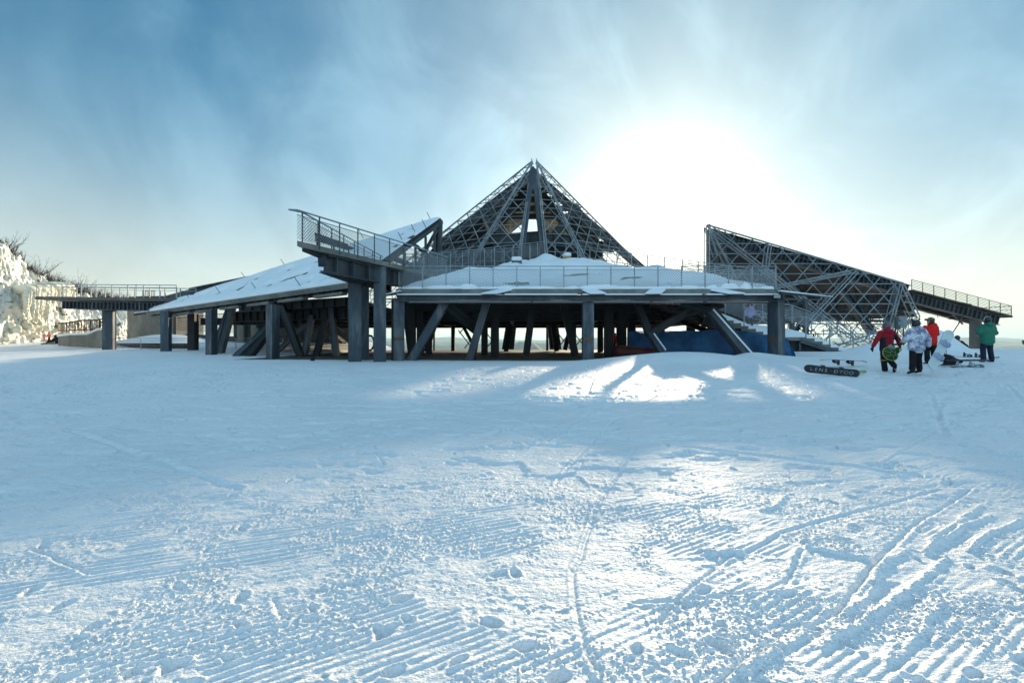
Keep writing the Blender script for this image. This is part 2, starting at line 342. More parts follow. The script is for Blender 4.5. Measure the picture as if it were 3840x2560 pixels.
grooves = [c3([(490,0),(350,200),(290,300),(220,520),(190,560),(200,700),(240,890),(320,1060)]),
    c3([(480,705),(800,685),(1100,650),(1290,640)]), c3([(600,800),(700,680),(860,560),(950,480)]), c3([(1950,180),(1500,300),(1200,380),(1000,490)]),
    c3([(1200,640),(1240,560),(1300,430)]), c3([(880,1085),(1020,960)]), c3([(1540,650),(1700,450),(1850,330),(2100,180)]),
    c3([(1450,760),(1600,560),(1780,400)]), [gp(1030,2240), gp(1050,2300)], [gp(130,2060), gp(330,2150)],
    c3([(1720,960),(1930,700)]), c3([(600,180),(760,220)]), [gp(1400,1690), gp(1440,1760)], [gp(3800,1500), gp(3500,1640), gp(3300,1760)],
    [gp(2640,1440), gp(2300,1600), gp(2080,1820)], [gp(150,1720), gp(700,1600), gp(1500,1560)]]
def detail(x, y):
    near = sstep(16, 8, y)
    z = np.zeros(x.shape)
    # ---- groomed ribs, laid in two passes of the machine
    wob = 0.05*(fbm(x*0.5, y*0.5, 2, 31)-0.5)
    def ribs(th, per):
        u = -x*math.sin(th)+y*math.cos(th)+wob
        ph = u/per; s_ = np.abs(np.mod(ph, 1)-0.5)*2
        return sstep(0.1, 0.9, s_)
    split = sstep(-0.03, 0.03, -x*math.sin(R(24))+y*math.cos(R(24))-3.1+0.08*(fbm(x, y, 2, 8)-0.5))
    rb = ribs(R(31), 0.052)*(1-split)+ribs(R(22), 0.060)*split
    keep = sstep(0.43, 0.52, fbm(x*0.85+2.2*fbm(x*.4, y*.4, 2, 77), y*1.15, 4, 21))
    keep = np.clip(keep + 0.9*sstep(0.9, 0.2, np.hypot((x+0.2)/2.4, (y-2.4)/0.7)), 0, 1)
    keep = keep*sstep(0.56, 0.48, fbm(x*2.6, y*3.0, 3, 61))*0.8+keep*0.2
    z = z + 0.0080*rb*keep*sstep(8.5, 3.5, y)
    # ---- churned crumbs where boards have scraped
    rough = (1-keep)*near
    c1 = fbm(x*20, y*24, 4, 3, 0.62); c2 = fbm(x*55, y*62, 2, 13, 0.6)
    lump = sstep(0.50, 0.72, c1)
    z = z + rough*(0.006*lump*sstep(0.40, 0.62, fbm(x*1.3, y*1.6, 3, 44)) + 0.005*(c2-0.5) + 0.005*(c1-0.5))*sstep(11, 4, y)
    z = z + 0.008*sstep(0.58, 0.75, c2)*sstep(0.4, 0.6, fbm(x*2, y*2, 2, 91))*sstep(7, 3, y)
    # long shallow scrapes
    sc = fbm((x*math.cos(R(25))+y*math.sin(R(25)))*0.9, (-x*math.sin(R(25))+y*math.cos(R(25)))*7, 4, 55)
    z = z + 0.022*(sc-0.5)*near + 0.008*(fbm((x*math.cos(R(25))+y*math.sin(R(25)))*2.2, (-x*math.sin(R(25))+y*math.cos(R(25)))*16, 3, 57)-0.5)*near
    z = z + 0.024*(fbm(x*1.1, y*1.6, 4, 66)-0.5)*sstep(22, 6, y)
    z = z - 0.036*sstep(0.56, 0.68, fbm(x*2.0+y*.4, y*4.2, 4, 71))*sstep(3, 7, y)*sstep(21, 15, y) + 0.014*sstep(0.55, 0.72, fbm(x*1.2-y*.3, y*3.0, 4, 73))*sstep(4, 8, y)*sstep(21, 15, y)
    jn = fbm(x*14, y*14, 3, 19)
    for r_ in ridges:
        d = np.abs(pdist(x, y, r_)) + 0.022*(jn-0.5)+0.012*(c1-0.5)
        z = z + 0.55*(0.034+0.06*(c1-0.5))*np.exp(-(d/0.024)**2) - 0.003*np.exp(-((d-0.07)/0.05)**2)
    for gset in grooves:
        d = pdist(x, y, gset)+0.012*(jn-0.5)
        z = z - 0.013*np.exp(-(d/0.014)**2) + 0.007*np.exp(-((d-0.032)/0.014)**2)*(0.4+jn)
    rt = np.random.RandomState(17)
    for i in range(28):
        x0, y0 = rt.uniform(-11, 13), rt.uniform(4.5, 14); a_ = rt.choice([rt.uniform(.1, .6), rt.uniform(2.4, 3.0), rt.uniform(.9, 1.5)]); l_ = rt.uniform(3, 8); bnd = rt.uniform(-.12, .12)
        pts_ = [(x0+l_*k_*math.cos(a_+bnd*k_), y0+l_*k_*math.sin(a_+bnd*k_)*.8) for k_ in np.linspace(-.5, .5, 6)]
        d = pdist(x, y, pts_); z = z - 0.018*np.exp(-(d/0.035)**2)*sstep(20, 14, y) + 0.013*np.exp(-((d-0.08)/0.03)**2)*sstep(20, 14, y)
    # broad tidy strips pressed by boards between the ridges
    rs = np.random.RandomState(5)
    foot = [gp(1505,2250), gp(1840,2330), gp(1420,2360), gp(1530,2320), gp(1475,2510), gp(1980,2420), gp(1870,2150), gp(1930,2145), gp(905,2235), gp(500,2510), gp(230,2265), gp(350,2345), gp(1170,2320), gp(2550,2255), gp(2640,2210), gp(2390,2430), gp(2550,2440), gp(2690,2410), gp(3050,2340), gp(2945,2230), gp(2740,1985), gp(2330,1920), gp(3215,1985), gp(3200,1980), gp(3120,1890), gp(3760,2140), gp(3770,2180), gp(2310,1770), gp(2950,1800), gp(1300,2090), gp(680,1990), gp(1250,1890), gp(3650,2520), gp(3440,2540)]
    for i in range(110):
        yy = 2.0+10*rs.rand()**1.4; foot.append(((rs.rand()*2-1)*yy*1.2, yy))
    for fx_, fy_ in foot:
        a = rs.rand()*3.14; ca, sa = math.cos(a), math.sin(a); k = 0.75+0.5*rs.rand()
        m_ = (np.abs(x-fx_) < 0.3) & (np.abs(y-fy_) < 0.3)
        if not m_.any(): continue
        dx, dy = x[m_]-fx_, y[m_]-fy_
        u_ = (dx*ca+dy*sa)/(0.050*k); v_ = (-dx*sa+dy*ca)/(0.030*k); q = np.sqrt(u_**2+v_**2)+0.5*(jn[m_]-0.5)
        z[m_] += -0.026*k*sstep(1.15, 0.75, q) + 0.007*np.exp(-((q-1.45)/0.32)**2)*(0.3+jn[m_])
    return z
# one sheet, dense near the tripod and coarser with distance
rows = [0.15]
while rows[-1] < 24: rows.append(rows[-1]+max(0.0045 if rows[-1] > 1.6 else 0.03, rows[-1]**2/1700))
while rows[-1] < 76: rows.append(rows[-1]+0.35)
rr = np.array(rows)+3.0; az = np.linspace(R(-62), R(62), 2000)
RR, AZ = np.meshgrid(rr, az, indexing='ij')
GX = RR*np.sin(AZ); GY = RR*np.cos(AZ)-3.0
GZ = H0(GX, GY); nr = int((np.array(rows) < 24).sum())
GZ[:nr] += detail(GX[:nr], GY[:nr])
ground = grid_mesh('snow_ground', GX, GY, GZ, SNOW, kind='structure')
bx_, by_ = np.meshgrid(np.linspace(-60, 60, 61), np.linspace(-70, 0.4, 40), indexing='ij')
grid_mesh('snow_field', bx_, by_, np.full(bx_.shape, -1.75)+0.1*(fbm(bx_*.2, by_*.2, 2, 1)-.5), SNOW, kind='structure')
def gz(x, y): return float(H0(np.array([x]), np.array([y]))[0])

# far country below the mountain top
ROCKF = mat('winter_hills', (0.09, 0.085, 0.075), 0.9, 0, 0.2, var=0.3, vscale=0.004, col2=(0.20, 0.20, 0.20))
HX, HY = np.meshgrid(np.linspace(-16000, 16000, 420), np.concatenate([np.linspace(90, 1500, 30), np.linspace(1550, 13000, 330)]), indexing='ij')
HZ = -420+60*(fbm(HX/900, HY/900, 4, 3)-0.5)
HZ = np.where(HY < 1500, -26-(HY-90)*0.31, HZ)
HZ = np.maximum(HZ, -470)
def ridge(cy, wid, top, seed, sc, amp, xs=0):
    global HZ
    crest = top + amp*(fbm((HX+xs)/sc, HY*0+seed, 4, seed, 0.45)-0.5)*2
    cyy = cy + 500*(fbm(HX/2500, HY*0+seed+4, 2, seed)-0.5)
    k = np.exp(-np.abs((HY-cyy)/wid)**1.5)
    HZ = np.maximum(HZ, -420+(crest+420)*k*(0.93+0.14*fbm(HX/350, HY/350, 4, seed+9)))
ridge(8600, 900, 80, 3, 1900, 95)
ridge(6200, 700, 20, 12, 1500, 80)
ridge(4300, 500, -45, 23, 1100, 60, 300)
HZ = np.maximum(HZ, -420+(448-25)*np.exp(-((HX-70)/300)**2-((HY-2500)/420)**2)*(0.97+0.06*fbm(HX/120, HY/120, 3, 4)))
grid_mesh('hills', HX, HY, HZ, ROCKF, kind='structure')
gx_, gy_ = np.meshgrid(np.linspace(-40000, 40000, 12), np.linspace(-20000, 50000, 12), indexing='ij')
grid_mesh('valley_floor', gx_, gy_, np.full(gx_.shape, -480.0), ROCKF, kind='structure')

# bare worn floor under the building
fm = MB(); fm.prism([(-14.2, 22.6), (15.6, 22.6), (16.0, 50), (-20, 50), (-14.6, 34)], -1.15, -0.93)
fm.build('pavement', PAVE, kind='structure')

# ------------------------------------------------------------------ shared builders
def col_box(parent, a, b, w_, d_, rz=0.0, mat_=None, name='column'):
    """boxed steel column with proud flange plates and a splice plate"""
    m_ = MB(); a = Vector(a); b = Vector(b); hgt = b.z-a.z; c = (a+b)/2
    m_.box(c, (w_, d_, hgt), rz)
    r_ = Matrix.Rotation(rz, 3, 'Z')
    for s_ in (-1, 1):
        m_.box(c+r_ @ Vector((0, s_*(d_/2+0.012), 0)), (w_+0.10, 0.03, hgt-0.02), rz)
    m_.box(Vector((c.x, c.y, a.z+0.02)), (w_+0.2, d_+0.2, 0.04), rz)
    return m_.build(name, mat_ or STEELR, parent)
def railing(parent, base, h, step, bars, mat_=GALV, mesh=None, m_lo=0.12, m_hi=0.92, r=0.024, pr=0.03, name='railing', vertical_only=True, ends=True):
    rl = MB(); base = [Vector(p) for p in base]; up = Vector((0, 0, 1))
    for a, b in zip(base[:-1], base[1:]):
        for i, t in enumerate(bars):
            rl.tube(a+up*t, b+up*t, r if i == 0 else r*0.62, 6)
    ro = rl.build(name, mat_, parent)
    for si, (a, b) in enumerate(zip(base[:-1], base[1:])):
        n = max(1, round((b-a).length/step))
        for i in range(0 if (si == 0 and ends) else 1, n+1):
            p = a.lerp(b, i/n)
            MB().beam(p-up*0.10, p+up*(h-0.01), pr*1.6, pr*1.6).build('post', mat_, ro)
        if mesh:
            mm = MB(); mm.add([a+up*m_lo, b+up*m_lo, b+up*m_hi, a+up*m_hi], [(0, 1, 2, 3)])
            mm.build('mesh_panel', mesh, ro)
    return ro
def clipline(poly2, p, d):
    """segment of line p+t*d inside convex 2d polygon"""
    lo, hi = -1e9, 1e9; n = len(poly2)
    area = sum(poly2[i][0]*poly2[(i+1) % n][1]-poly2[(i+1) % n][0]*poly2[i][1] for i in range(n))
    sg = 1 if area > 0 else -1
    for i in range(n):
        ax, ay = poly2[i]; bx, by = poly2[(i+1) % n]
        nx, ny = -(by-ay)*sg, (bx-ax)*sg
        den = nx*d[0]+ny*d[1]; num = nx*(p[0]-ax)+ny*(p[1]-ay)
        if abs(den) < 1e-9:
            if num < 0: return None
            continue
        t = -num/den
        if den > 0: lo = max(lo, t)
        else: hi = min(hi, t)
    return (lo, hi) if hi-lo > 0.05 else None
def lattice(mb, poly3, ex, ey, dirs, r, n=4, off=(0, 0)):
    """families of parallel tubes clipped to a planar polygon. dirs: list of (dx,dy,spacing along normal,phase)"""
    o = Vector(poly3[0]); ex = Vector(ex).normalized(); nn = (Vector(poly3[1])-o).cross(Vector(poly3[2])-o).normalized()
    ex = (ex-nn*ex.dot(nn)).normalized(); ey_ = nn.cross(ex).normalized()
    if ey_.z < 0: ey_ = -ey_
    p2 = [((Vector(q)-o).dot(ex), (Vector(q)-o).dot(ey_)) for q in poly3]
    for dx, dy, sp, ph in dirs:
        l_ = math.hypot(dx, dy); dx /= l_; dy /= l_; nx, ny = -dy, dx
        ks = [q[0]*nx+q[1]*ny for q in p2]; k = math.floor(min(ks)/sp)*sp+ph
        while k < max(ks):
            c = clipline(p2, (nx*k, ny*k), (dx, dy))
            if c: mb.tube(*[o+ex*(nx*k+dx*t)+ey_*(ny*k+dy*t) for t in c], r, n)
            k += sp
def tri_roof_snow(name, A, B, C, parent, th, lump, seed, n=90, hollows=(), edge=0.12):
    """drifted snow on a triangular roof ABC"""
    A, B, C = Vector(A), Vector(B), Vector(C); nn = (B-A).cross(C-A).normalized()
    if nn.z < 0: nn = -nn
    s, t = np.meshgrid(np.linspace(0.01, 1, n), np.linspace(0, 1, n), indexing='ij')
    def co(i): return A[i]+(B[i]-A[i])*s*(1-t)+(C[i]-A[i])*s*t
    X, Y, Z = co(0), co(1), co(2)
    ln = (C-B).length
    d = np.minimum(np.minimum(s*t, s*(1-t))*ln, (1-s)*12)
    T = th*np.clip(d/edge/4, 0, 1)**0.35*(1+lump*(fbm(X*0.45+seed, Y*0.45, 4, seed)-0.5)*2)
    T += 0.35*th*(fbm(X*1.3, Y*1.3, 3, seed+3)-0.5)*np.clip(d, 0, 1)
    for (hx, hy, a, L_, W_, dep) in hollows:
        ca, sa = math.cos(a), math.sin(a); u = (X-hx)*ca+(Y-hy)*sa; v = -(X-hx)*sa+(Y-hy)*ca
        vv = v+0.25*W_*(u/L_)**2*4
        T -= dep*np.exp(-(u/L_)**4-(vv/W_)**2)
    T = np.where(d <= 1e-4, -0.01, T)
    return grid_mesh(name, X+nn.x*T, Y+nn.y*T, Z+nn.z*T, RSNOW, parent, smooth=True)
# ------------------------------------------------------------------ snow-roofed front pavilion
pav = empty('snow_roofed_pavilion', (3, 24, -0.93), 'open steel pavilion with a sloping snow-covered roof on thick columns, behind the front railing', 'pavilion')
FL, FR, AP = Vector((-5.45, 21.9, 2.50)), Vector((12.75, 21.9, 2.50)), Vector((2.5, 36.2, 6.55))
rs_ = MB(); rs_.slab([FL+Vector((-.12, -.12, 0)), FR+Vector((.12, -.12, 0)), AP+Vector((0, .2, .06))], 0.26, nrm=(0, 0, 1))
rs_.build('roof_slab', CONC, pav)
FB = Vector((0, 0, .02))
hol = [(2.0, 24.6, 0.05, 1.7, .75, .34), (5.2, 27.0, -0.1, 2.4, .9, .30), (1.0, 23.2, .3, 1.2, .5, .14), (9.0, 23.9, 0.0, 1.6, .6, .28), (3.0, 31.0, .1, 1.5, .8, .28), (7.6, 25.6, .1, 1.8, .6, .25), (-1.6, 24.0, .2, 1.0, .4, .1)]
tri_roof_snow('roof_snow', AP+Vector((0, -.2, .05)), FL+Vector((.22, .1, 0))+FB, FR+Vector((-.1, .1, 0))+FB, pav, 0.31, 1.2, 11, n=190, hollows=hol, edge=0.16)
# front beam with snow lying on its flanges
fb = MB(); fb.ibeam((-5.5, 21.75, 2.05), (12.9, 21.75, 2.05), 0.42, 0.30, 0.035); fb.build('front_beam', STEEL, pav)
fb = MB(); fb.ibeam((-4.9, 22.3, 2.08), (12.4, 22.3, 2.08), 0.5, 0.3, 0.03, ribs=8); fb.build('beam', STEEL, pav)
sm = MB()
for a, b in ((-5.45, -.55), (-.35, 3.1), (3.35, 6.6), (6.75, 9.0), (9.2, 12.6)):
    sm.beam((a, 21.70, 2.232), (b, 21.70, 2.232), 0.36, 0.06)
for a, b in ((-4.9, .9), (1.0, 3.5), (3.8, 6.55), (6.75, 9.1), (9.3, 12.2)):
    n = 12
    for i in range(n):
        u0, u1 = i/n, (i+1)/n; hh = 0.05+0.05*math.sin(math.pi*(u0+u1)/2)
        sm.beam((a+(b-a)*u0, 21.85, 1.862+hh/2), (a+(b-a)*u1, 21.85, 1.862+hh/2), 0.34, hh)
sm.build('flange_snow', RSNOW, pav)
lfl = MB(); lfl.beam((-5.0, 21.85, 1.845), (12.3, 21.85, 1.845), 0.5, 0.03); lfl.build('flange_plate', STEEL, pav)
# skewed gusset plates capped with snow where the diagonals meet the eave
for gx0, dx in ((-.45, -.9), (3.1, .7), (6.7, -.35), (9.0, 1.3)):
    g_ = MB(); g_.slab([(gx0+.1, 22.0, 2.5), (gx0+.75, 22.0, 2.5), (gx0+.55+dx, 21.25, 2.2), (gx0-.1+dx, 21.35, 2.2)], .03); g_.build('gusset_plate', STEEL, pav)
    g_ = MB(); q = [(gx0+.06, 22.05, 2.62), (gx0+.85, 22.05, 2.62), (gx0+.62+dx, 21.22, 2.27), (gx0-.14+dx, 21.33, 2.27)]; g_.slab(q, .07)
    g_.build('gusset_snow', RSNOW, pav, bevel=.025)
for sx, x0, x1, yy in ((-1, -5.3, -6.3, 21.4), (1, 12.7, 15.3, 21.7)):
    g_ = MB(); g_.slab([(x0, 22.3, 2.36), (x0, 21.5, 2.36), (x1, yy, 2.12)], .04); g_.slab([(x0, 22.3, 2.06), (x0, 21.5, 2.06), (x1-.2*sx, yy, 2.0)], .04); g_.build('eave_plate', STEEL, pav)
    g_ = MB(); g_.slab([(x0, 22.3, 2.43), (x0, 21.5, 2.43), (x1, yy, 2.15)], .06); g_.build('plate_snow', RSNOW, pav)
def C(px, D, w_, d_, z1, rz, m_=STEELR, base=None, parent=None):
    x = (px-1920)/F*D; zb = (base if base is not None else gz(x, D))-0.15
    return col_box(parent or pav, (x, D, zb), (x, D, z1), w_, d_, rz, m_)
C(1492, 21.9, .42, .42, 2.0, R(28)); C(2204, 21.9, .42, .40, 1.9, 0); C(2910, 21.9, .46, .46, 2.1, R(30))
def BR(x0, y0, x1, y1, D0, D1, w_, m_=STEELR, parent=None, d_=None, name='brace'):
    b = MB(); a, c = P(x0, y0, D0), P(x1, y1, D1); b.ibeam(a, c, (d_ or w_), w_, 0.035, up=(0, -1, 0) if False else (1, 0, 0.01))
    # box look: add side plates
    b.beam(a, c, w_*0.94, (d_ or w_)*0.72, up=(0, 1, 0))
    return b.build(name, m_, parent or pav)
BR(1678, 1120, 1530, 1375, 22.4, 22.1, .40); BR(1668, 1140, 1800, 1245, 22.6, 24.5, .42, STEELD); BR(1832, 1110, 1757, 1360, 23.0, 22.8, .36, STEEL)
BR(1790, 1235, 1770, 1352, 24.5, 23.5, .32, STEELD)
BR(2383, 1120, 2437, 1257, 24, 23.4, .34, STEELD); BR(2437, 1250, 2492, 1335, 23.4, 22.8, .34, STEEL)
BR(2610, 1150, 2440, 1250, 23.2, 23.4, .34, STEELD); BR(2712, 1135, 2560, 1180, 22.6, 23.4, .34, STEELD); BR(2552, 1135, 2665, 1165, 23.0, 22.6, .30, STEELD)
BR(2655, 1155, 2812, 1345, 22.8, 22.0, .48, STEEL)
s_ = MB(); s_.beam(P(2672, 1163, 22.75), P(2824, 1334, 21.9), .42, .07, up=(0.6, 0, .8)); s_.build('brace_snow', RSNOW, pav)
s_ = MB(); s_.beam(P(2452, 1252, 23.15), P(2496, 1313, 22.7), .22, .05, up=(.8, 0, .5)); s_.build('brace_snow', RSNOW, pav)
# columns and raking legs inside
for px, D, w_, z1 in ((1577, 30, .34, 1.95), (1609, 33, .3, 1.95), (1856, 27, .38, 2.0), (1817, 31, .33, 1.95), (2251, 40, .34, 1.95), (2282, 27, .38, 2.0), (2330, 29, .44, 1.95), (2368, 32, .4, 1.95),
                      (1545, 26, .3, 2.0), (2150, 33, .28, 1.95), (2590, 34, .4, 1.95), (2740, 36, .4, 1.95), (2480, 42, .4, 1.95)):
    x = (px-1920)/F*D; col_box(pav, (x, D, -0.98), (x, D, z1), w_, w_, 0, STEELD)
for px, D, w_, m_ in ((1699, 44, .34, STEELD), (2052, 46, .22, RUST), (1628, 45, .16, RUST), (2302, 46, .14, RUST), (1372, 40, .3, STEELD)):
    x = (px-1920)/F*D; MB().beam((x, D, -.98), (x, D, 1.95), w_, w_, up=(0, 1, 0)).build('post', m_, pav)
for a in ((1918, 1187, 1897, 1318, 38, .38), (1999, 1141, 1973, 1332, 27, .40), (2068, 1187, 2088, 1316, 38, .38), (2112, 1141, 2157, 1330, 27, .40), (2148, 1187, 2118, 1312, 39, .34),
          (1725, 1200, 1778, 1300, 36, .24), (1520, 1150, 1542, 1322, 27, .34), (1640, 1195, 1598, 1318, 33, .3)):
    BR(a[0], a[1], a[2], a[3], a[4], a[4], a[5], STEELD, name='raking_leg')
# mid-level deck behind the columns
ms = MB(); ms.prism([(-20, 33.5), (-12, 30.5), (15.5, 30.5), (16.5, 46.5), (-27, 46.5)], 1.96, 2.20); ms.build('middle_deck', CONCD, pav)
mb_ = MB()
for y_ in (30.6, 38, 46.3): mb_.ibeam((-13 if y_ < 31 else -26, y_, 1.66), (15.6, y_, 1.66), .35, .58, .035, ribs=18)
for x_ in (-18, -12, -6, 0, 6, 12, 15.4): mb_.ibeam((x_, 34 if x_ < -12 else 30.8, 1.68), (x_, 46, 1.68), .3, .5, .03)
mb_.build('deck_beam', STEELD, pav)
# rib beams under the front roof edge (dark underside)
ub = MB()
for x_ in np.linspace(-4.6, 12.2, 9): ub.ibeam((x_, 22.5, 2.26), (x_*0.82+.5, 25.6, 3.10), .25, .34, .03)
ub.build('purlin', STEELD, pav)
# parapet walls round the middle deck that close the view under the roof
pw = MB()
for a, b in (((-7.5, 30.45), (15.4, 30.45)),): pw.beam((a[0], a[1], 2.32), (b[0], b[1], 2.32), .12, .62, (0, 0, 1))
pw.build('edge_fascia', STEELD, pav)

# railings: front edge, ramp up both roof edges
railing(pav, [(-5.45, 21.95, 2.5), (12.72, 21.95, 2.5)], 1.12, 1.12, [1.12, .97], GALV, WMESH, .10, .97)
railing(pav, [(12.72, 21.95, 2.5), (12.2, 23.2, 2.6), (9.9, 26.4, 3.6)], 1.12, 1.15, [1.12, .97], GALV, WMESH, .05, .97, ends=False)
railing(pav, [(9.9, 26.4, 3.6), (2.62, 36.3, 6.85)], 1.12, 1.3, [1.12, .95], GALV, None, ends=False)
railing(pav, [(2.62, 36.3, 6.85), (-5.0, 25.8, 3.75), (-5.6, 23.6, 2.75)], 1.12, 1.15, [1.12, .97], GALV, EMESH, .05, .97, ends=False)
railing(pav, [(2.3, 38.3, 6.85), (-8.4, 25.2, 3.55)], 1.12, 1.2, [1.12, .97], GALV, EMESH, .05, .97)
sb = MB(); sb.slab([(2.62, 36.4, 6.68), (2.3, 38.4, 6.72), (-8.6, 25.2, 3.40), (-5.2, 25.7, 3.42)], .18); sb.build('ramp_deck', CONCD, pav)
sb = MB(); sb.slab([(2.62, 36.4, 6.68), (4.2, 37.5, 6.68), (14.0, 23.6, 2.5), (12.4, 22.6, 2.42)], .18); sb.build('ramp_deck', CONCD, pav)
n = 260; m = 16; X = np.zeros((n, m)); Y = X.copy(); Z = X.copy()
for i in range(n):
    x = -5.3+17.9*i/(n-1); f1 = float(vnoise(x*.9, 3.3, 5)); f2 = float(vnoise(x*2.6, 1.3, 6)); hh = .16+.24*f1*(.6+.6*f2)+.14*max(0, 1-abs(x-10.6)/2.0); fr = 21.80+.12*float(vnoise(x*3.1, 9, 7)); bk = 22.9
    for j in range(m):
        t = j/(m-1); X[i, j] = x; Y[i, j] = fr+(bk-fr)*t; Z[i, j] = 2.50-.03+(hh*min(1, t*5)**.5)*(1-.25*t)+.04*float(vnoise(x*4, t*4, 8)) if 0 < j else 2.49
grid_mesh('edge_drift', X, Y, Z, RSNOW, pav)
for px, D in ((1492, 21.9), (2204, 21.9), (2910, 21.9)):
    x = (px-1920)/F*D; MB().box((x, D, .12), (.50, .50, .13), R(28) if px != 2204 else 0).build('splice_band', RUST, pav)
# floodlight on the right corner of the eave
fl = empty('floodlight', P(2912, 1112, 21.3), 'small black floodlight with a clamp on the right corner of the pavilion eave', 'floodlight')
q = Vector(fl.location)
b = MB(); b.box(q, (.36, .10, .19)); b.build('housing', BLACK, fl, bevel=.015)
b = MB(); b.box(q+Vector((0, -.055, 0)), (.30, .012, .14)); b.build('lens', mat('lamp_glass', (.25, .3, .33), .15), fl)
b = MB(); b.tube(q+Vector((.3, 0, .1)), q+Vector((.3, 0, -.1)), .07, 8); b.box(q+Vector((.3, -.02, .12)), (.2, .08, .05)); b.tube(q+Vector((.15, .1, .2)), q+Vector((.0, .1, .35)), .015); b.build('bracket', BLACK, fl)
# two boxed vents on the roof, capped with snow
YEL = mat('yellow_paint', (.45, .27, .03), .5, col2=(.35, .2, .03))
for (x0, D, w_, h0, h1, rz, lab) in ((1938, 29.0, .62, 972, 999, -.1, 'snow-capped rooftop vent hood with grey sides, left of the two on the roof'), (2126, 33.2, .50, 954, 977, .15, 'snow-capped rooftop box with yellow sides, near the top of the roof')):
    b0 = P(x0, h1+14, D); hb = (h1-h0)/F*D
    e = empty('roof_vent', b0, lab, 'roof vent')
    m_ = MB(); m_.box(b0+Vector((0, 0, hb/2+.1)), (w_, .5, hb+.3), rz); m_.build('casing', YEL if D > 30 else STEEL, e, bevel=.02)
    m_ = MB(); m_.box(b0+Vector((0, 0, hb+.22)), (w_+.04, .58, .3), rz); m_.build('snow_cap', RSNOW, e, bevel=.08)

# ------------------------------------------------------------------ wing roof on the left
wing = empty('wing_pavilion', (-16, 28, -.9), 'long low pavilion wing under a tilted triangular roof with drifted snow, left of the balcony', 'pavilion')
A_, B_, C_ = P(498, 1177, 38), P(1652, 817, 30), P(1318, 1058, 23.2)
ws = MB(); ws.slab([A_, B_, C_], .16); ws.build('roof_slab', STEELD, wing)
nW = (B_-A_).cross(C_-A_).normalized(); nW = nW if nW.z > 0 else -nW
def onplane(px, py):
    d = Vector(((px-1920)/F, 1, (1280-py)/F)); return d*(A_.dot(nW)/d.dot(nW))
hl = []
for px, py, L_, W_ in ((905, 1082, 1.2, .35), (830, 1098, 1.1, .3), (700, 1122, 1.2, .25), (965, 1046, 1.3, .3), (1065, 1054, 1.5, .35), (1100, 1042, 1.3, .3), (1085, 1014, 1.2, .28), (1140, 1030, 1.4, .35), (1185, 985, 1.2, .26), (1160, 1060, 1.0, .3),
                       (1505, 882, .8, .2), (1545, 862, .7, .2), (1540, 890, .7, .2), (1430, 903, .9, .2), (1480, 925, .8, .2), (1010, 1072, .9, .25), (760, 1112, 1.0, .24), (1240, 1045, 1.1, .3), (1250, 985, 1.2, .3)):
    q = onplane(px, py); k_ = 22*L_; e = (onplane(px+k_, py-k_*.36)-q); e2_ = onplane(px, py-5-12*W_)-q; an = math.atan2(e.y, e.x)
    hl.append((q.x, q.y, an, math.hypot(e.x, e.y), abs(-e2_.x*math.sin(an)+e2_.y*math.cos(an))*.55, .50))
tri_roof_snow('roof_snow', A_+nW*.02, B_+nW*.02, C_+nW*.02, wing, 0.20, 0.2, 4, n=300, hollows=hl, edge=0.10)
st_ = MB()
for px, py in ((925, 1040), (1072, 992), (1360, 880), (1618, 822), (715, 1115), (830, 1095), (966, 1082), (1130, 1068), (1512, 898), (1560, 868), (1600, 850)):
    q = onplane(px, py+8); st_.tube(q-nW*.1, q+nW*.62+Vector((-.05, 0, 0)), .02, 5)
st_.build('anchor_rod', STEELD, wing)
# eave fascia and fins under the near edge
ed = (C_-A_).normalized(); inw = nW.cross(ed); inw = inw if inw.dot(B_-A_) > 0 else -inw
fa = MB(); fa.beam(A_.lerp(C_, .10)-nW*.14-inw*.03, C_-nW*.14-inw*.03, .10, .26, nW); fa.build('eave_edge', CONC, wing)
bA, bC = A_.lerp(C_, .06)+inw*.9-Vector((0, 0, .55)), C_+inw*.9-Vector((0, 0, .62))
bm_ = MB(); bm_.ibeam(bA, bC, .4, .5, .035, ribs=20); bm_.build('eave_beam', STEELR, wing)
for i in range(11):
    t = .07+i*.087; p = A_.lerp(C_, t); q = A_.lerp(C_, max(t-.10, .02))+inw*1.25-Vector((0, 0, .80))
    f_ = MB(); f_.beam(p-nW*.2, q, .30, .035, (0, 0, 1)); f_.build('fin', STEEL, wing)
    f_ = MB(); f_.beam(p-nW*.2+Vector((0, -.02, .03)), p.lerp(q, .8)-nW*.2*.2+Vector((0, -.02, .03)), .20, .03, (0, 0, 1)); f_.build('fin_snow', RSNOW, wing)
for i in range(7):
    t0, t1 = .12+i*.125, .12+(i+.72)*.125
    p0 = A_.lerp(C_, t0)+inw*.55-Vector((0, 0, .74)); p1 = A_.lerp(C_, t1)+inw*.55-Vector((0, 0, .74)); f_ = MB(); f_.beam(p0, p1, .35, .16); f_.build('soffit_tray', CONC, wing)
for i in range(8):
    t = .08+i*.12; p = A_.lerp(C_, t)+inw*.3-nW*.3; q = A_.lerp(B_, t)-nW*.3; f_ = MB(); f_.ibeam(p, q, .2, .35, .03); f_.build('rafter', STEELD, wing)
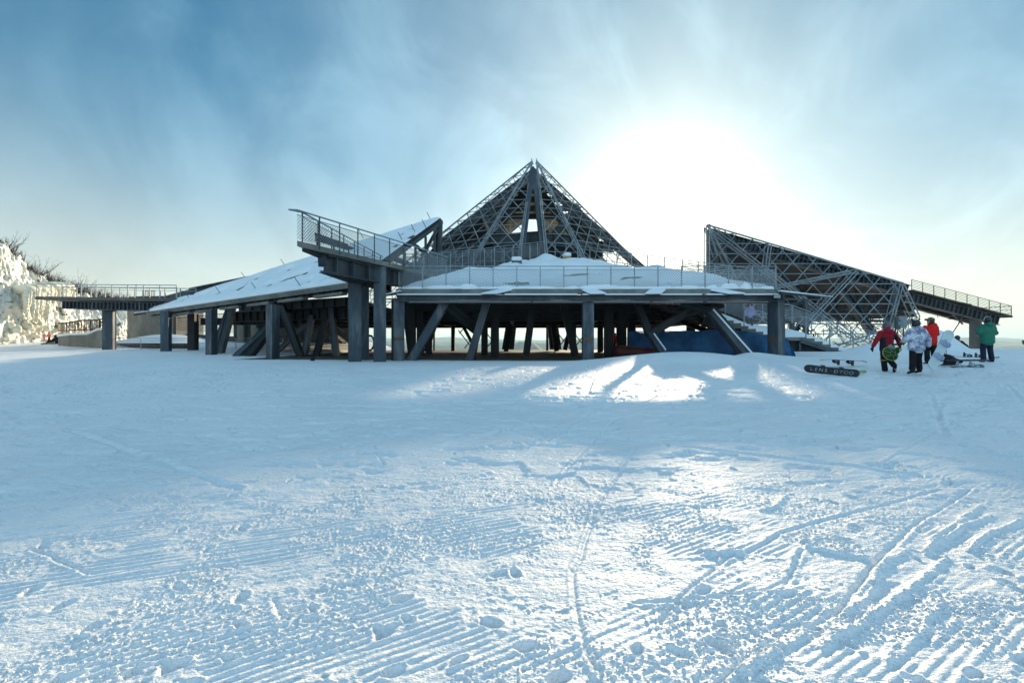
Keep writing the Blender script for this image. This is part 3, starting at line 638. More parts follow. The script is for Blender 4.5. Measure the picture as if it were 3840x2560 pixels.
# gable truss along the steep right edge
tr = MB(); BT = B_-Vector((0, 0, .15))
foot = Vector((B_.x-.1, B_.y, 4.3)); tr.beam(BT, foot, .25, .35, (0, 1, 0)); tr.beam(BT+Vector((-.25, .3, -.4)), foot+Vector((-.1, .3, 0)), .2, .3, (0, 1, 0))
gC = B_.lerp(C_, .62)
tr.beam(B_-nW*.28, C_-nW*.28, .10, .22, nW)
tr.beam(foot, gC-Vector((0, 0, .2)), .2, .25)
for t in (.12, .24, .37, .5):
    p = B_.lerp(C_, t)-nW*.4; q = Vector((p.x, p.y, 4.3)); tr.beam(p, q, .12, .25, (0, 1, 0))
tr.beam(B_.lerp(C_, .10)-nW*.5, B_.lerp(C_, .37)-Vector((0, 0, 2.2)), .2, .12); tr.beam(B_.lerp(C_, .37)-nW*.5, Vector((B_.x-.2, B_.y-.3, 5.0)), .2, .12)
tr.build('gable_truss', STEEL, wing)
for px, D, w_, z1, rz, m_ in ((623, 34, .44, 2.25, R(12), STEELR), (724, 36, .46, 2.2, 0, STEELD), (793, 29.8, .40, 2.1, R(-15), STEELR), (1023, 24.6, .40, 1.98, R(-25), STEELR)):
    C(px, D, w_, w_, z1, rz, m_, parent=wing)
for a in ((868, 1155, 822, 1336, 31, 31, .42), (862, 1150, 796, 1334, 33, 32, .32), (1010, 1225, 884, 1342, 30, 28, .36), (1085, 1150, 930, 1342, 31, 28, .38), (1055, 1145, 1130, 1342, 28, 28, .38),
          (1170, 1180, 1140, 1338, 30, 30, .34), (1225, 1180, 1185, 1338, 30, 30, .36), (1150, 1215, 1025, 1332, 33, 33, .3), (1240, 1130, 1262, 1340, 29, 29, .34), (1120, 1190, 1160, 1331, 34, 34, .3)):
    BR(*a[:6], a[6], STEELD if a[0] % 2 else STEEL, wing, name='raking_leg')
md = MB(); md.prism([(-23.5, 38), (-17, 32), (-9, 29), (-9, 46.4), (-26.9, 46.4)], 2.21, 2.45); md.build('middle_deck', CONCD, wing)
mi = MB(); mi.ibeam((-20.5, 33.6, 1.8), (-9.5, 28.4, 1.8), .35, .72, .035, ribs=16); mi.ibeam((-18, 30, 2.2), (-8.5, 26.2, 2.35), .3, .5, .03, ribs=12); mi.build('edge_beam', STEELD, wing)

# ------------------------------------------------------------------ prow-shaped viewing platform
vp = empty('viewing_platform', (-6.5, 20.7, -.95), 'raised wedge-shaped steel balcony with wire mesh railing on tall columns, left of the pavilion', 'balcony')
T0, N1, N2, F1 = Vector((-7.72, 16.35, 3.62)), Vector((-5.2, 21.8, 3.62)), Vector((-3.6, 25.6, 3.62)), Vector((-7.1, 27.4, 3.62))
d_ = MB(); d_.prism([(v.x, v.y) for v in (T0, N1, N2, F1)], 3.42, 3.62); d_.build('deck', CONC, vp)
d_ = MB(); d_.prism([(-7.55, 17.0), (-5.45, 21.7), (-3.9, 25.4), (-6.9, 27.0)], 3.622, 3.66); d_.build('deck_snow', RSNOW, vp)
d_ = MB()
d_.ibeam((-7.4, 17.9, 3.05), (-5.9, 21.3, 3.0), .5, .7, .035, ribs=4); d_.ibeam((-5.9, 21.3, 3.05), (-4.4, 25.2, 3.05), .5, .7, .035, ribs=6)
d_.ibeam((-7.5, 18.2, 3.1), (-7.1, 26.8, 3.1), .4, .6, .035, ribs=6); d_.beam((-7.5, 18.0, 3.02), (-7.35, 17.6, 3.3), .3, .2); d_.build('cantilever_beam', STEEL, vp)
d_ = MB(); d_.slab([(-7.66, 16.6, 3.40), (-7.2, 18.1, 3.40), (-7.62, 18.3, 3.40)], .12); d_.slab([(-7.5, 18.0, 2.72), (-6.0, 21.2, 2.66), (-7.3, 21.4, 2.66)], .05); d_.build('soffit_plate', STEELD, vp)
up = Vector((0, 0, 1))
def lean(a, b, tipa): pass
tip = Vector((-8.0, 16.3, 4.72))
def vprail(base, far):
    rl = MB(); tops = [p+up*1.1 for p in base]; 
    pts = [tip] + tops[0:]
    rl.path(pts, .030, 6); rl.path([p+up*.93 for p in base], .016, 5)
    ro = rl.build('railing', GALV, vp)
    n = 0
    for a, b in zip(base[:-1], base[1:]):
        k = max(1, round((b-a).length/(1.15)))
        for i in range(k+1):
            p = a.lerp(b, i/k)
            if i == 0 and n: continue
            if far == 0 and n == 0: n += 1; continue
            MB().beam(p-up*.14, p+up*1.1, .065, .03, (1, 0, 0)).build('post', STEEL, ro); n += 1
        mm = MB(); mm.add([a+up*.06, b+up*.06, b+up*.92, a+up*.92], [(0, 1, 2, 3)]); mm.build('mesh_panel', WMESH, ro)
vprail([T0, T0.lerp(N1, .5), N1, N2], 0); vprail([T0+Vector((.05, .3, 0)), F1], 1)
for px, D, rz in ((1330, 20.8, R(24)), (1424, 20.8, R(18))):
    C(px, D, .44, .44, 2.72 if px < 1400 else 3.4, rz, STEELR, parent=vp)
x = (1365-1920)/F*22.5; col_box(vp, (x, 22.5, -1.1), (x, 22.5, 3.0), .36, .36, R(20), STEELR)
bn = empty('bench', (-7.0, 18.6, 3.66), 'dark bench with a slanted backrest on the tip of the balcony', 'bench')
b = MB(); b.beam((-7.45, 17.5, 3.93), (-6.85, 19.4, 3.93), .04, .36, (1, 0, 0.15)); b.build('seat', STEELD, bn)
b = MB(); b.beam((-7.58, 17.5, 4.12), (-7.0, 19.4, 4.08), .03, .13, (0, 0, 1)); b.build('backrest', STEELD, bn)
for t in (.08, .5, .92):
    x, y = -7.55+.7*t, 17.4+2.1*t; MB().beam((x, y, 3.66), (x-.08, y, 4.1), .05, .05, (0, 1, 0)).build('leg', STEELD, bn)

# ------------------------------------------------------------------ steel lattice pyramid
py = empty('lattice_pyramid', (2.3, 46, -1.0), 'tall steel lattice pyramid with split apex rising behind the snowy roof', 'tower')
ATL, ATR = Vector((2.02, 46, 18.2)), Vector((2.5, 46, 18.2))
def ray(apx, apy, qx, qy, Dt, Db, yb=1315):
    return P(qx+(qx-apx)/(qy-apy)*(yb-qy), yb, Db)
LO = ray(1995, 605, 1649, 881, 46, 50, 1188); LI = ray(1993, 608, 1790, 945, 46, 41, 1175); CL = ray(1990, 615, 1952, 918, 46, 40, 1172)
CR = ray(2010, 615, 2043, 910, 46, 40, 1172); RI = ray(2010, 612, 2166, 922, 46, 41, 1175); RO = ray(2007, 605, 2400, 995, 46, 50, 1188)
for nm, (a, b, ap) in {'l1': (LO, LI, ATL), 'l2': (LI, CL, ATL), 'r1': (RI, RO, ATR), 'r2': (CR, RI, ATR)}.items():
    m_ = MB(); eb = (b-a).normalized(); sp = 1.12
    lattice(m_, [ap, a, b], eb, None, [(1, 0, .98, 0.2), (1, 1.25, 1.34, .1), (-1, 1.25, 1.34, .3)], .042)
    m_.build('lattice_face', LATT, py)
for q_ in ([(1795, 1190), (1858, 1190), (1868, 1312), (1808, 1312)], [(2062, 1190), (2195, 1190), (2225, 1312), (2075, 1312)], [(1705, 1200), (1760, 1190), (1790, 1312), (1745, 1312)]):
    m_ = MB(); lattice(m_, [P(a, b, 42) for a, b in q_], (1, 0, 0), None, [(1, 1.3, 1.2, .1), (-1, 1.3, 1.2, .3)], .05); m_.build('base_lattice', LATT, py)
m_ = MB()
for ap, b in ((ATL, LO), (ATR, RO)): m_.tube(ap, b, .075, 6)
for ap, b, s in ((ATL, LI, -1), (ATR, RI, 1), (ATL, CL, -1), (ATR, CR, 1)):
    for o_ in (-.14, .14): m_.tube(ap+Vector((o_*.3, 0, 0)), b+Vector((o_, 0, 0)), .06, 6)
    m_.tube(ap+Vector((0, .6, -.5)), b+Vector((0, .7, 0)), .06, 6)
for ap, s in ((ATL, -1), (ATR, 1)): m_.tube(ap, ap+Vector((s*.02-.02, 0, .25)), .05, 5); m_.tube(ap, ap+Vector((-.12*s, 0, -.3)), .05, 5)
m_.build('edge_chord', LATT, py)
# bent back layer beside the outer chords
m_ = MB()
for a0, a1, ap, s in ((LO, LI, ATL, -1), (RO, RI, ATR, 1)):
    m_ = MB()
    for i in range(1, 22):
        t = i/22; p = ap.lerp(a0, t); q = ap.lerp(a0, t)+Vector((-s*.55, 1.4, -.85)); r_ = ap.lerp(a0, min(1, t+1/22))
        m_.tube(p, q, .035, 4); m_.tube(q, r_, .035, 4)
    m_.build('back_strut', LATT, py)
# centre A-frame
af = MB(); yF = 44.3
def Q(px, py_, D=44.3): return P(px, py_, D)
af.slab([Q(1984, 640), Q(1999, 622), Q(2014, 640), Q(2019, 712), Q(1980, 712)], .5, nrm=(0, -1, 0)); af.build('head_plate', STEELR, py)
for x0, x1, xb, xc in ((1980, 1997, 1945, 1972), (2001, 2019, 2023, 2050)):
    l_ = MB(); k = (1310-712)/(925-712); q = [Q(x0, 700), Q(x1, 700), Q(x1+(xc-x1)*k, 1310, 43), Q(x0+(xb-x0)*k, 1310, 43)]
    l_.slab(q, .55, nrm=(0, -1, 0)); l_.build('leg', STEELR, py)
# dark roof panels inside the pyramid, standing on a ring of plate girders
rwl = MB(); rwl.slab([P(1660, 915, 49.6), P(1850, 880, 49.6), P(2060, 880, 49.6), P(2245, 915, 49.6), P(2245, 1010, 49.6), P(1660, 1010, 49.6)], .2, nrm=(0, -1, 0)); rwl.build('parapet_wall', STEELD, py)
bl, br = P(1180, 1240, 56), P(2690, 1240, 56); fl_, fr_ = P(1640, 945, 48.5), P(2300, 900, 48.5)
def panel(a, b, c, name='roof_panel', ribs=0):
    m_ = MB(); m_.slab([a, b, c], .25); m_.build(name, PANEL, py)
# rear walls: triangular, with a gap low in the middle
rearL, rearR = P(1500, 1010, 58), P(2520, 1010, 58)
top = P(1998, 668, 53)
m_ = MB()
m_.slab([top, P(1560, 1000, 55), P(1850, 930, 58), P(1985, 815, 58)], .2, nrm=(0, -1, 0)); m_.slab([top, P(1985, 815, 58), P(2005, 815, 58)], .2, nrm=(0, -1, 0))
m_.slab([top, P(2005, 815, 58), P(2058, 890, 58), P(2200, 950, 56), P(2280, 985, 55)], .2, nrm=(0, -1, 0)); m_.build('rear_wall', FIB, py)
rb = MB()
for i, yy in enumerate((715, 748, 782, 812)):
    hw = (yy-655)*1.15; rb.ibeam(P(1998-hw, yy, 51.5+i*.8), P(1998+hw, yy, 51.5+i*.8), .5, .55, .05, ribs=14)
rb.build('cross_girder', STEELD, py)
for s, (e0, e1) in ((-1, (1625, 935)), (1, (2420, 1020))):
    g_ = MB(); g_.ibeam(P(1997+s*6, 655, 50), P(e0, e1, 50), .5, .8, .05, up=(0, 0, 1), ribs=26); g_.build('hip_girder', STEEL, py)
    g_ = MB(); g_.ibeam(P(1998+s*4, 690, 52), P(1998+s*250, 1010, 54), .4, .8, .05, ribs=16); g_.build('rafter_girder', STEELD, py)
g_ = MB(); g_.ibeam(P(1820, 820, 49), P(1955, 940, 47), .5, .7, .04); g_.ibeam(P(2170, 770, 49), P(2030, 940, 47), .5, .7, .04); g_.ibeam(P(1825, 770, 49), P(1900, 880, 48), .4, .5, .04); g_.build('diagonal_girder', STEEL, py)
g_ = MB(); g_.ibeam(P(1640, 950, 49), P(1850, 900, 46.5), .6, .9, .05, ribs=8); g_.ibeam(P(1850, 905, 46.5), P(2060, 890, 46.5), .6, 1.3, .05, ribs=8); g_.ibeam(P(2060, 890, 46.5), P(2300, 930, 49), .6, .9, .05, ribs=8)
g_.ibeam(P(1630, 960, 47), P(1810, 935, 45.5), .5, .7, .05, ribs=8); g_.build('ring_girder', STEEL, py)
dk = MB(); dk.prism([(-9, 47), (-3, 44.9), (3.0, 44.9), (5.5, 48), (5.5, 57), (-13, 57)], 7.2, 8.3); dk.build('upper_floor', STEELD, py)
dk = MB(); dk.slab([P(1600, 955, 52), P(1650, 900, 52), P(1800, 800, 53), P(1860, 960, 56), P(1700, 985, 54)], .25, nrm=(0, -1, 0)); dk.build('side_wall', STEELD, py); dk = MB(); dk.slab([P(2130, 785, 53), P(2240, 880, 52), P(2265, 960, 52), P(2170, 985, 54)], .25, nrm=(0, -1, 0)); dk.build('side_wall', STEELD, py)
# ------------------------------------------------------------------ long truss hall on the right
th_ = empty('truss_hall', (28, 40, -.6), 'long wedge-shaped hall with triangulated tube facade and sloping roof, on the right', 'hall')
HD = 40.0
TL, TR = P(2652, 843, HD), P(3388, 1062, HD)
facade = [TL, TR, P(3352, 1235, HD), P(3170, 1300, HD), P(2700, 1300, HD), P(2652, 1180, HD)]
m_ = MB(); lattice(m_, facade, (1, 0, 0), None, [(1, 0, .88, .1), (1, 1.12, 1.33, .2), (-1, 1.12, 1.33, .55)], .042); m_.build('lattice_facade', LATT, th_)
m_ = MB(); lattice(m_, [TR, P(3450, 1185, HD+1), P(3470, 1300, HD+1), P(3352, 1235, HD)], (1, 0, 0), None, [(1, 0, .88, .1), (1, 1.12, 1.33, .2), (-1, 1.12, 1.33, .55)], .042)
m_.build('lattice_return', LATT, th_)
m_ = MB(); m_.tube(TL, TR, .075, 6)
def dbl(a, b, g=.13, r=.055):
    a = P(*a, HD-.12); b = P(*b, HD-.12); d = (b-a).normalized(); n_ = d.cross(Vector((0, 1, 0)))*g
    m_.tube(a+n_, b+n_, r, 6); m_.tube(a-n_, b-n_, r, 6); m_.tube(a+Vector((0, .8, 0)), b+Vector((0, .8, 0)), r, 5)
dbl((2655, 845), (3215, 1270)); dbl((2655, 845), (2655, 1100)); dbl((2888, 914), (2872, 1030)); dbl((2905, 1078), (3216, 1014)); dbl((3216, 1016), (3020, 1225))
dbl((3382, 1062), (3342, 1215)); dbl((3384, 1064), (3445, 1190)); dbl((3445, 1195), (3350, 1232)); dbl((3350, 1232), (3060, 1330)); dbl((3345, 1215), (3470, 1305), .08, .05)
dbl((2655, 845), (2690, 960), .05, .045); dbl((2660, 850), (2760, 1040), .05, .045)
m_.build('edge_chord', LATT, th_)
# heavy roof girder behind the facade, ribbed
g_ = MB(); a, b = P(2656, 880, HD+1.6), P(3400, 1092, HD+1.6); g_.ibeam(a, b, .7, 1.05, .05, ribs=46); g_.build('roof_girder', STEEL, th_)
g_ = MB(); a, b = P(2860, 922, HD+1.3), P(3405, 1078, HD+1.3); a2, b2 = P(2656, 862, HD+1.3), P(3900, 1212, HD+1.3); g_.slab([a, b, b+Vector((0, 10, 0)), a+Vector((0, 10, 0))], .18, nrm=(0, 0, 1)); g_.build('roof_deck', STEELD, th_)
g_ = MB(); g_.beam(P(2672, 862, HD+1.4), P(2672, 1150, HD+1.4), .9, .5, (0, 1, 0)); g_.beam(P(2700, 880, HD+1.3), P(2735, 1100, HD+1.3), .55, .4, (0, 1, 0)); g_.build('end_column', STEEL, th_)
g_ = MB()
for a in ((3140, 1060, 3270, 1250, .55, 1.6), (2700, 890, 3000, 1090, .5, 2.2), (2875, 950, 2865, 1060, .55, 1.5), (3355, 1080, 3330, 1220, .55, 1.5), (3180, 1040, 3010, 1230, .45, 1.8), (3020, 1170, 2960, 1290, .35, 3)):
    g_.ibeam(P(a[0], a[1], HD+a[5]), P(a[2], a[3], HD+a[5]), a[4], a[4], .05)
g_.build('diagonal_girder', STEEL, th_)
g_ = MB()
for i in range(9):
    x0 = 2720+i*75; y0 = 905+i*21; g_.ibeam(P(x0, y0+14, HD+2), P(x0+20, y0+12, HD+11), .3, .6, .04)
for yy, xe in ((1010, 3000), (1060, 3180), (1110, 3380), (1150, 3420), (1190, 3420)): g_.beam(P(2700+(yy-1000)*.3, yy, HD+10), P(xe, yy+16, HD+11), .2, .28)
g_.build('purlin', STEELD, th_)
w_ = MB(); w_.slab([P(2668, 880, 51), P(3400, 1100, 51), P(3440, 1188, 51), P(2668, 1225, 51)], .2, nrm=(0, -1, 0)); w_.build('rear_wall', STEELD, th_)
# tangle of short bracing tubes low in the hall
m_ = MB(); rs2 = np.random.RandomState(9)
for i in range(210):
    x = rs2.uniform(2950, 3430); D = rs2.uniform(41, 46); y = rs2.uniform(1195, 1300); a = rs2.uniform(0, math.pi); l_ = rs2.uniform(10, 42)
    m_.tube(P(x, y, D), P(x+math.cos(a)*l_, y-math.sin(a)*l_, D+rs2.uniform(-.6, .6)), rs2.uniform(.02, .05), 4)
for i in range(60):
    x = rs2.uniform(2990, 3300); y = rs2.uniform(1095, 1200); a = rs2.choice([.4, 1.1, 1.9, 2.6]); l_ = rs2.uniform(30, 70)
    m_.tube(P(x, y, 45), P(x+math.cos(a)*l_, y-math.sin(a)*l_, 46), .04, 4)
m_.build('bracing', STEELD, th_)
b_ = MB(); b_.ibeam(P(2925, 1170, 38), P(3035, 1172, 38), .3, .5, .04); b_.beam(P(2970, 1165, 38), P(2970, 1290, 38), .3, .3); b_.beam(P(3022, 1165, 38), P(3022, 1290, 38), .32, .32); b_.ibeam(P(2960, 1145, 38.5), P(3025, 1130, 38.5), .2, .3); b_.beam(P(3018, 1125, 38), P(3028, 1170, 38), .28, .28, (0, 1, 0))
b_.build('portal_frame', STEEL, th_)
# raised walkway that runs on from the roof
wk = empty('raised_walkway', (48, 50, -.6), 'sloping steel walkway on a thick column at the far right end of the hall', 'walkway')
wa, wb = P(3378, 1094, 50), P(3742, 1190, 50)
m_ = MB(); m_.beam(wa, wb, 3.0, .16); m_.build('deck', STEELD, wk)
m_ = MB(); m_.ibeam(wa+Vector((0, -1, -.7)), wb+Vector((-1, -1, -.42)), .6, .95, .05, ribs=20); m_.ibeam(wa+Vector((0, 1.2, -.7)), wb+Vector((-1, 1.2, -.42)), .6, .8, .05); m_.build('girder', STEEL, wk)
m_ = MB(); m_.ibeam(P(3560, 1190, 50), P(3690, 1195, 50), .5, .4, .04); m_.beam(P(3640, 1142, 48.8), P(3572, 1245, 49.5), .14, .14); m_.beam(P(3600, 1135, 48.9), P(3642, 1142, 48.8), .12, .12); m_.beam(P(3560, 1165, 49), P(3610, 1215, 50), .12, .12); m_.build('strut', STEEL, wk)
railing(wk, [wa+Vector((0, -1.35, .0)), wb+Vector((0, -1.35, .0))], 1.15, 1.18, [1.15, .98, .82, .66, .50, .34, .18], STEEL, None, r=.035)
railing(wk, [wb+Vector((0, -1.35, 0)), wb+Vector((0, 1.35, 0)), wb+Vector((-8, 1.35, .2))], 1.15, 2.4, [1.15, .75, .35], STEEL, None, r=.035)
xc = P(3658, 1300, 50); col_box(wk, (xc.x, 50, -1.4), (xc.x, 50, 2.5), .85, .85, R(38), STEEL)

# ------------------------------------------------------------------ outdoor stair with snow
stc = empty('outdoor_staircase', (18, 27.5, -.8), 'concrete outdoor staircase deep in snow with galvanised railings, right of the blue tarpaulin', 'staircase')
def flight(px0, y0, px1, y1, D, n, depth=3.6, mat_=CONC):
    a, b = P(px0, y0, D), P(px1, y1, D); m_ = MB()
    for i in range(n):
        t = (i+.5)/n; x = a.x+(b.x-a.x)*t; z = a.z+(b.z-a.z)*((i+.5)/n)
        m_.box((x, D+depth/2, z-.10), ((b.x-a.x)/n+.004, depth, .30))
    m_.build('step', mat_, stc)
    s_ = MB(); s_.beam(a+Vector((0, .3, -.50)), b+Vector((0, .3, -.50)), .2, .32); s_.build('stringer', STEELD, stc)
    s_ = MB(); s_.beam(a+Vector((0, depth-.1, -.42)), b+Vector((0, depth-.1, -.42)), .2, .32); s_.build('stringer', STEELD, stc)
def ramp_snow(pts, D0, D1, name='stair_snow', off=-0.10, sd=1):
    n = 60; m = 24; X = np.zeros((n, m)); Y = np.zeros((n, m)); Z = np.zeros((n, m)); v = [P(a, b, D0) for a, b in pts]
    xs = np.linspace(v[0].x, v[-1].x, n); zs = np.interp(xs, [q.x for q in v], [q.z for q in v])
    for j in range(m):
        t = j/(m-1); X[:, j] = xs; Y[:, j] = D0+(D1-D0)*t; Z[:, j] = zs+off+.16*math.sin(min(1, t*4)*math.pi/2)+.62*t**.8
    Z += .10*(fbm(X*1.2, Y*1.2, 3, sd)-.5); Z[:, 0] -= .2; Z[0, :] -= .2; Z[-1, :] -= .15
    return grid_mesh(name, X, Y, Z, RSNOW, stc)
flight(2640, 1168, 2890, 1262, 26.6, 9); flight(2505, 1115, 2640, 1166, 26.8, 6)
m_ = MB(); a, b = P(2890, 1264, 26.6), P(3025, 1264, 26.6); m_.box(((a.x+b.x)/2, 28.4, a.z-.1), (b.x-a.x, 3.6, .2)); m_.build('landing', CONC, stc)
flight(3025, 1266, 3205, 1334, 26.6, 6)
m_ = MB(); a, b = P(2965, 1283, 26.8), P(3215, 1335, 26.8); m_.slab([P(2965, 1272, 26.85), P(3030, 1276, 26.85), P(3210, 1340, 26.85), P(3150, 1352, 26.85), P(2965, 1352, 26.85)], .2, nrm=(0, -1, 0)); m_.build('side_wall', STEELD, stc)
m_ = MB(); m_.beam(P(3000, 1277, 26.6), P(3210, 1345, 26.55), .08, .22); m_.beam(P(2998, 1280, 26.7), P(2998, 1345, 26.7), .1, .1); m_.build('edge_beam', STEEL, stc)
ramp_snow([(2500, 1108), (2640, 1152), (2890, 1250), (3030, 1254), (3215, 1324), (3330, 1345)], 26.95, 31, sd=3)
railing(stc, [P(2790, 1222, 26.7), P(2942, 1262, 26.7)], 1.1, 1.9, [1.1, .6], GALV, NET, .02, .9, r=.03)
railing(stc, [P(2942, 1262, 26.7), P(3022, 1258, 26.7), P(3200, 1330, 26.7)], 1.1, 1.9, [1.1], GALV, None, r=.03)
railing(stc, [P(2560, 1096, 31), P(2650, 1118, 31), P(2860, 1195, 31), P(2970, 1205, 31), P(3190, 1285, 31), P(3330, 1316, 31)], 1.1, 1.5, [1.1, .95], GALV, NET, .0, .9, r=.03)
railing(stc, [P(2650, 1150, 27), P(2790, 1200, 27)], 1.1, 1.5, [1.1], GALV, WMESH, .05, .95, r=.028)

# ------------------------------------------------------------------ blue tarpaulin fence and padding
tp = empty('tarpaulin_fence', (9, 24.5, -.9), 'blue tarpaulin fence sagging between posts under the pavilion and stairs', 'fence')
pts = [(2355, 1243, 26.2), (2420, 1246, 25.8), (2540, 1242, 25.4), (2650, 1238, 25.0), (2744, 1240, 24.6), (2803, 1243, 24.2), (2880, 1258, 23.9), (2958, 1270, 23.7), (2978, 1340, 23.5)]
n = 90; X = np.zeros((n, 14)); Y = X.copy(); Z = X.copy(); tt = np.linspace(0, len(pts)-1, n)
for i, t in enumerate(tt):
    a = pts[min(int(t), len(pts)-2)]; b = pts[min(int(t)+1, len(pts)-1)]; f = t-min(int(t), len(pts)-2)
    q = P(a[0]+(b[0]-a[0])*f, a[1]+(b[1]-a[1])*f, a[2]+(b[2]-a[2])*f)
    for j in range(14):
        v = j/13; X[i, j] = q.x+.05*math.sin(v*5+i*.3); Y[i, j] = q.y-.16*math.sin(v*3.0)*abs(math.sin(t*3.1))-.2*v; Z[i, j] = q.z*(1-v)-1.05*v+.03*math.sin(t*6.3)*(1-v)
grid_mesh('tarpaulin', X, Y, Z, TARP, tp)
m_ = MB()
for a in pts[:-1]: q = P(*a); m_.tube((q.x, q.y+.06, -1.1), (q.x, q.y+.06, q.z-.02), .03, 6)
m_.build('post', STEEL, tp)
gf = empty('wire_mesh_fence', (10, 28, -.9), 'black wire grid fence standing behind the blue tarpaulin', 'fence')
GRID = mesh_mat('grid_wire', (.05, .055, .06), .14, .30)
m_ = MB(); a, b = P(2370, 1310, 29), P(2660, 1310, 29); m_.add([a, b, b+Vector((0, 0, 1.15)), a+Vector((0, 0, 1.15))], [(0, 1, 2, 3)]); m_.build('mesh_panel', GRID, gf)
m_ = MB(); m_.tube(a+Vector((0, 0, 1.15)), b+Vector((0, 0, 1.15)), .03); [m_.tube(a.lerp(b, t), a.lerp(b, t)+Vector((0, 0, 1.15)), .03) for t in (0, .25, .5, .75, 1)]; m_.build('frame', STEELD, gf)
rl = MB(); q0, q1 = P(2292, 1322, 24.6), P(2500, 1328, 24.0); k = 26
X = np.zeros((k, 12)); Y = X.copy(); Z = X.copy()
for i in range(k):
    t = i/(k-1); c = q0.lerp(q1, t); rr_ = (.30+.05*math.sin(t*9))*(min(1, (1-t)*2.2)**.6)*(min(1, t*9+.25))+.02
    for j in range(12):
        a = 2*math.pi*j/11; X[i, j] = c.x; Y[i, j] = c.y+rr_*1.3*math.cos(a); Z[i, j] = c.z+.05+rr_*math.sin(a)
grid_mesh('padding_roll', X, Y, Z, REDM, label='long dark red padded roll lying at the foot of the blue tarpaulin', category='padding')
# snow bank drifted over the foot of the fence is part of the ground sheet
# wreath-like ring and small bucket
rg = MB(); c = P(1386, 1284, 24.5); k = 26
for i in range(k):
    a0, a1 = 2*math.pi*i/k, 2*math.pi*(i+1)/k
    f = lambda a: c+Vector((.24*math.sin(a)*(1+.1*math.cos(a)), 0, .40*math.cos(a)-.03))
    rg.tube(f(a0), f(a1), .055+.012*math.sin(i*2.3), 7)
rg.build('ring', BLACKC, label='dark oval padded ring standing upright between the tall columns', cat='ring')
bu = MB(); c = P(1172, 1352, 21.4); bu.tube(c, c+Vector((0, 0, .19)), .095, 12, .105); bu.tube(c+Vector((0, 0, .185)), c+Vector((0, 0, .2)), .115, 12, .115)
bu.build('bucket', BLACKC, label='small black bucket on the bare floor left of the tall columns', cat='bucket')

# ------------------------------------------------------------------ footbridge on the left
br = empty('footbridge', (-33, 39, -.7), 'steel footbridge with tube railings reaching from the cliff to the pavilion, on a single column', 'footbridge')
b0, b1 = P(188, 1124, 39), P(700, 1132, 36.5)
m_ = MB(); m_.beam(b0, b1, .0+2.2, .14); m_.beam(b0+Vector((0, -1.15, .05)), b1+Vector((0, -1.15, .05)), .06, .26); m_.build('deck', STEEL, br)
m_ = MB(); m_.beam(b0+Vector((2, 0, .12)), b1+Vector((0, 0, .12)), 2.0, .12); m_.build('deck_snow', RSNOW, br)
b2 = b0.lerp(b1, .16)
m_ = MB(); m_.ibeam(b2+Vector((0, -.7, -.46)), b1+Vector((0, -.7, -.5)), .35, .64, .04, ribs=30); m_.ibeam(b2+Vector((0, .7, -.46)), b1+Vector((0, .7, -.5)), .35, .6, .04); m_.build('girder', STEELR, br)
for o_ in (-1.1, 1.1): railing(br, [b0+Vector((0, o_, .05)), b1+Vector((0, o_, .05))], 1.15, 1.5, [1.15, .95], GALV, None, r=.035, pr=.04)
C(410, 38.2, .62, .62, 2.75, R(20), STEELR, parent=br)
# slanting parapet wall beside the bridge
m_ = MB(); q = [P(575, 1121, 40), P(712, 1084, 40), P(950, 1036, 40), P(950, 1130, 40), P(575, 1130, 40)]; m_.slab(q, .25, nrm=(0, -1, 0)); m_.build('parapet', STEEL, br)
m_ = MB(); m_.beam(P(712, 1083, 39.9), P(950, 1035, 39.9), .3, .12); m_.build('parapet_cap', STEELR, br)
# curved concrete building beyond the bridge
cb = empty('concrete_building', (-39, 50, -.5), 'curved board-marked concrete building with a dark doorway behind the footbridge', 'building')
poly = []
for a in np.linspace(200, 330, 14): poly.append((P(540, 0, 52).x+4.2*math.cos(R(a)), 53+2.6*math.sin(R(a))))
cx0, cx1 = P(445, 0, 51).x, P(664, 0, 50).x
poly = [(cx0, 54), (cx0+.1, 52), (cx0+1.2, 50.8), (cx0+3.2, 50.0), (cx1-1.4, 49.6), (cx1, 50.2), (cx1+.2, 54)]
m_ = MB(); m_.prism(poly, -.9, 4.65); m_.build('wall', CONC, cb)
m_ = MB(); m_.prism([(x, y-.12) for x, y in poly], 4.45, 4.95); m_.build('parapet', CONCD, cb)
m_ = MB(); m_.box(P(659, 1234, 49.75), (.3, .3, 2.7)); m_.build('doorway', BLACK, cb)
m_ = MB()
for x in np.linspace(535, 580, 9): m_.tube(P(x, 1115, 50), P(x, 1089, 50), .03, 5)
m_.tube(P(533, 1089, 50), P(582, 1090, 50), .05, 5); m_.tube(P(510, 1118, 50), P(510, 1065, 50), .03, 5); m_.build('rooftop_rack', STEELD, cb)
# board-marked retaining wall with rebar mesh fence on top
rw = empty('retaining_wall', (-38, 42, -.5), 'low curved board-marked concrete wall topped with snow, at the foot of the ice cliff', 'wall')
wp = [(218, 1262, 1292, 43), (262, 1256, 1297, 42), (330, 1254, 1305, 41), (368, 1238, 1308, 40.5), (402, 1234, 1312, 40)]
m_ = MB()
for a, b in zip(wp[:-1], wp[1:]):
    p, q = P(a[0], a[1], a[3]), P(b[0], b[1], b[3]); m_.add([(p.x, p.y, p.z), (q.x, q.y, q.z), (q.x, q.y, -1.4), (p.x, p.y, -1.4), (p.x, p.y+.5, p.z), (q.x, q.y+.5, q.z), (q.x, q.y+.5, -1.4), (p.x, p.y+.5, -1.4)], [(0, 1, 2, 3), (4, 5, 6, 7), (0, 1, 5, 4), (0, 3, 7, 4), (1, 2, 6, 5)])
m_.build('wall_face', CONC, rw)
m_ = MB()
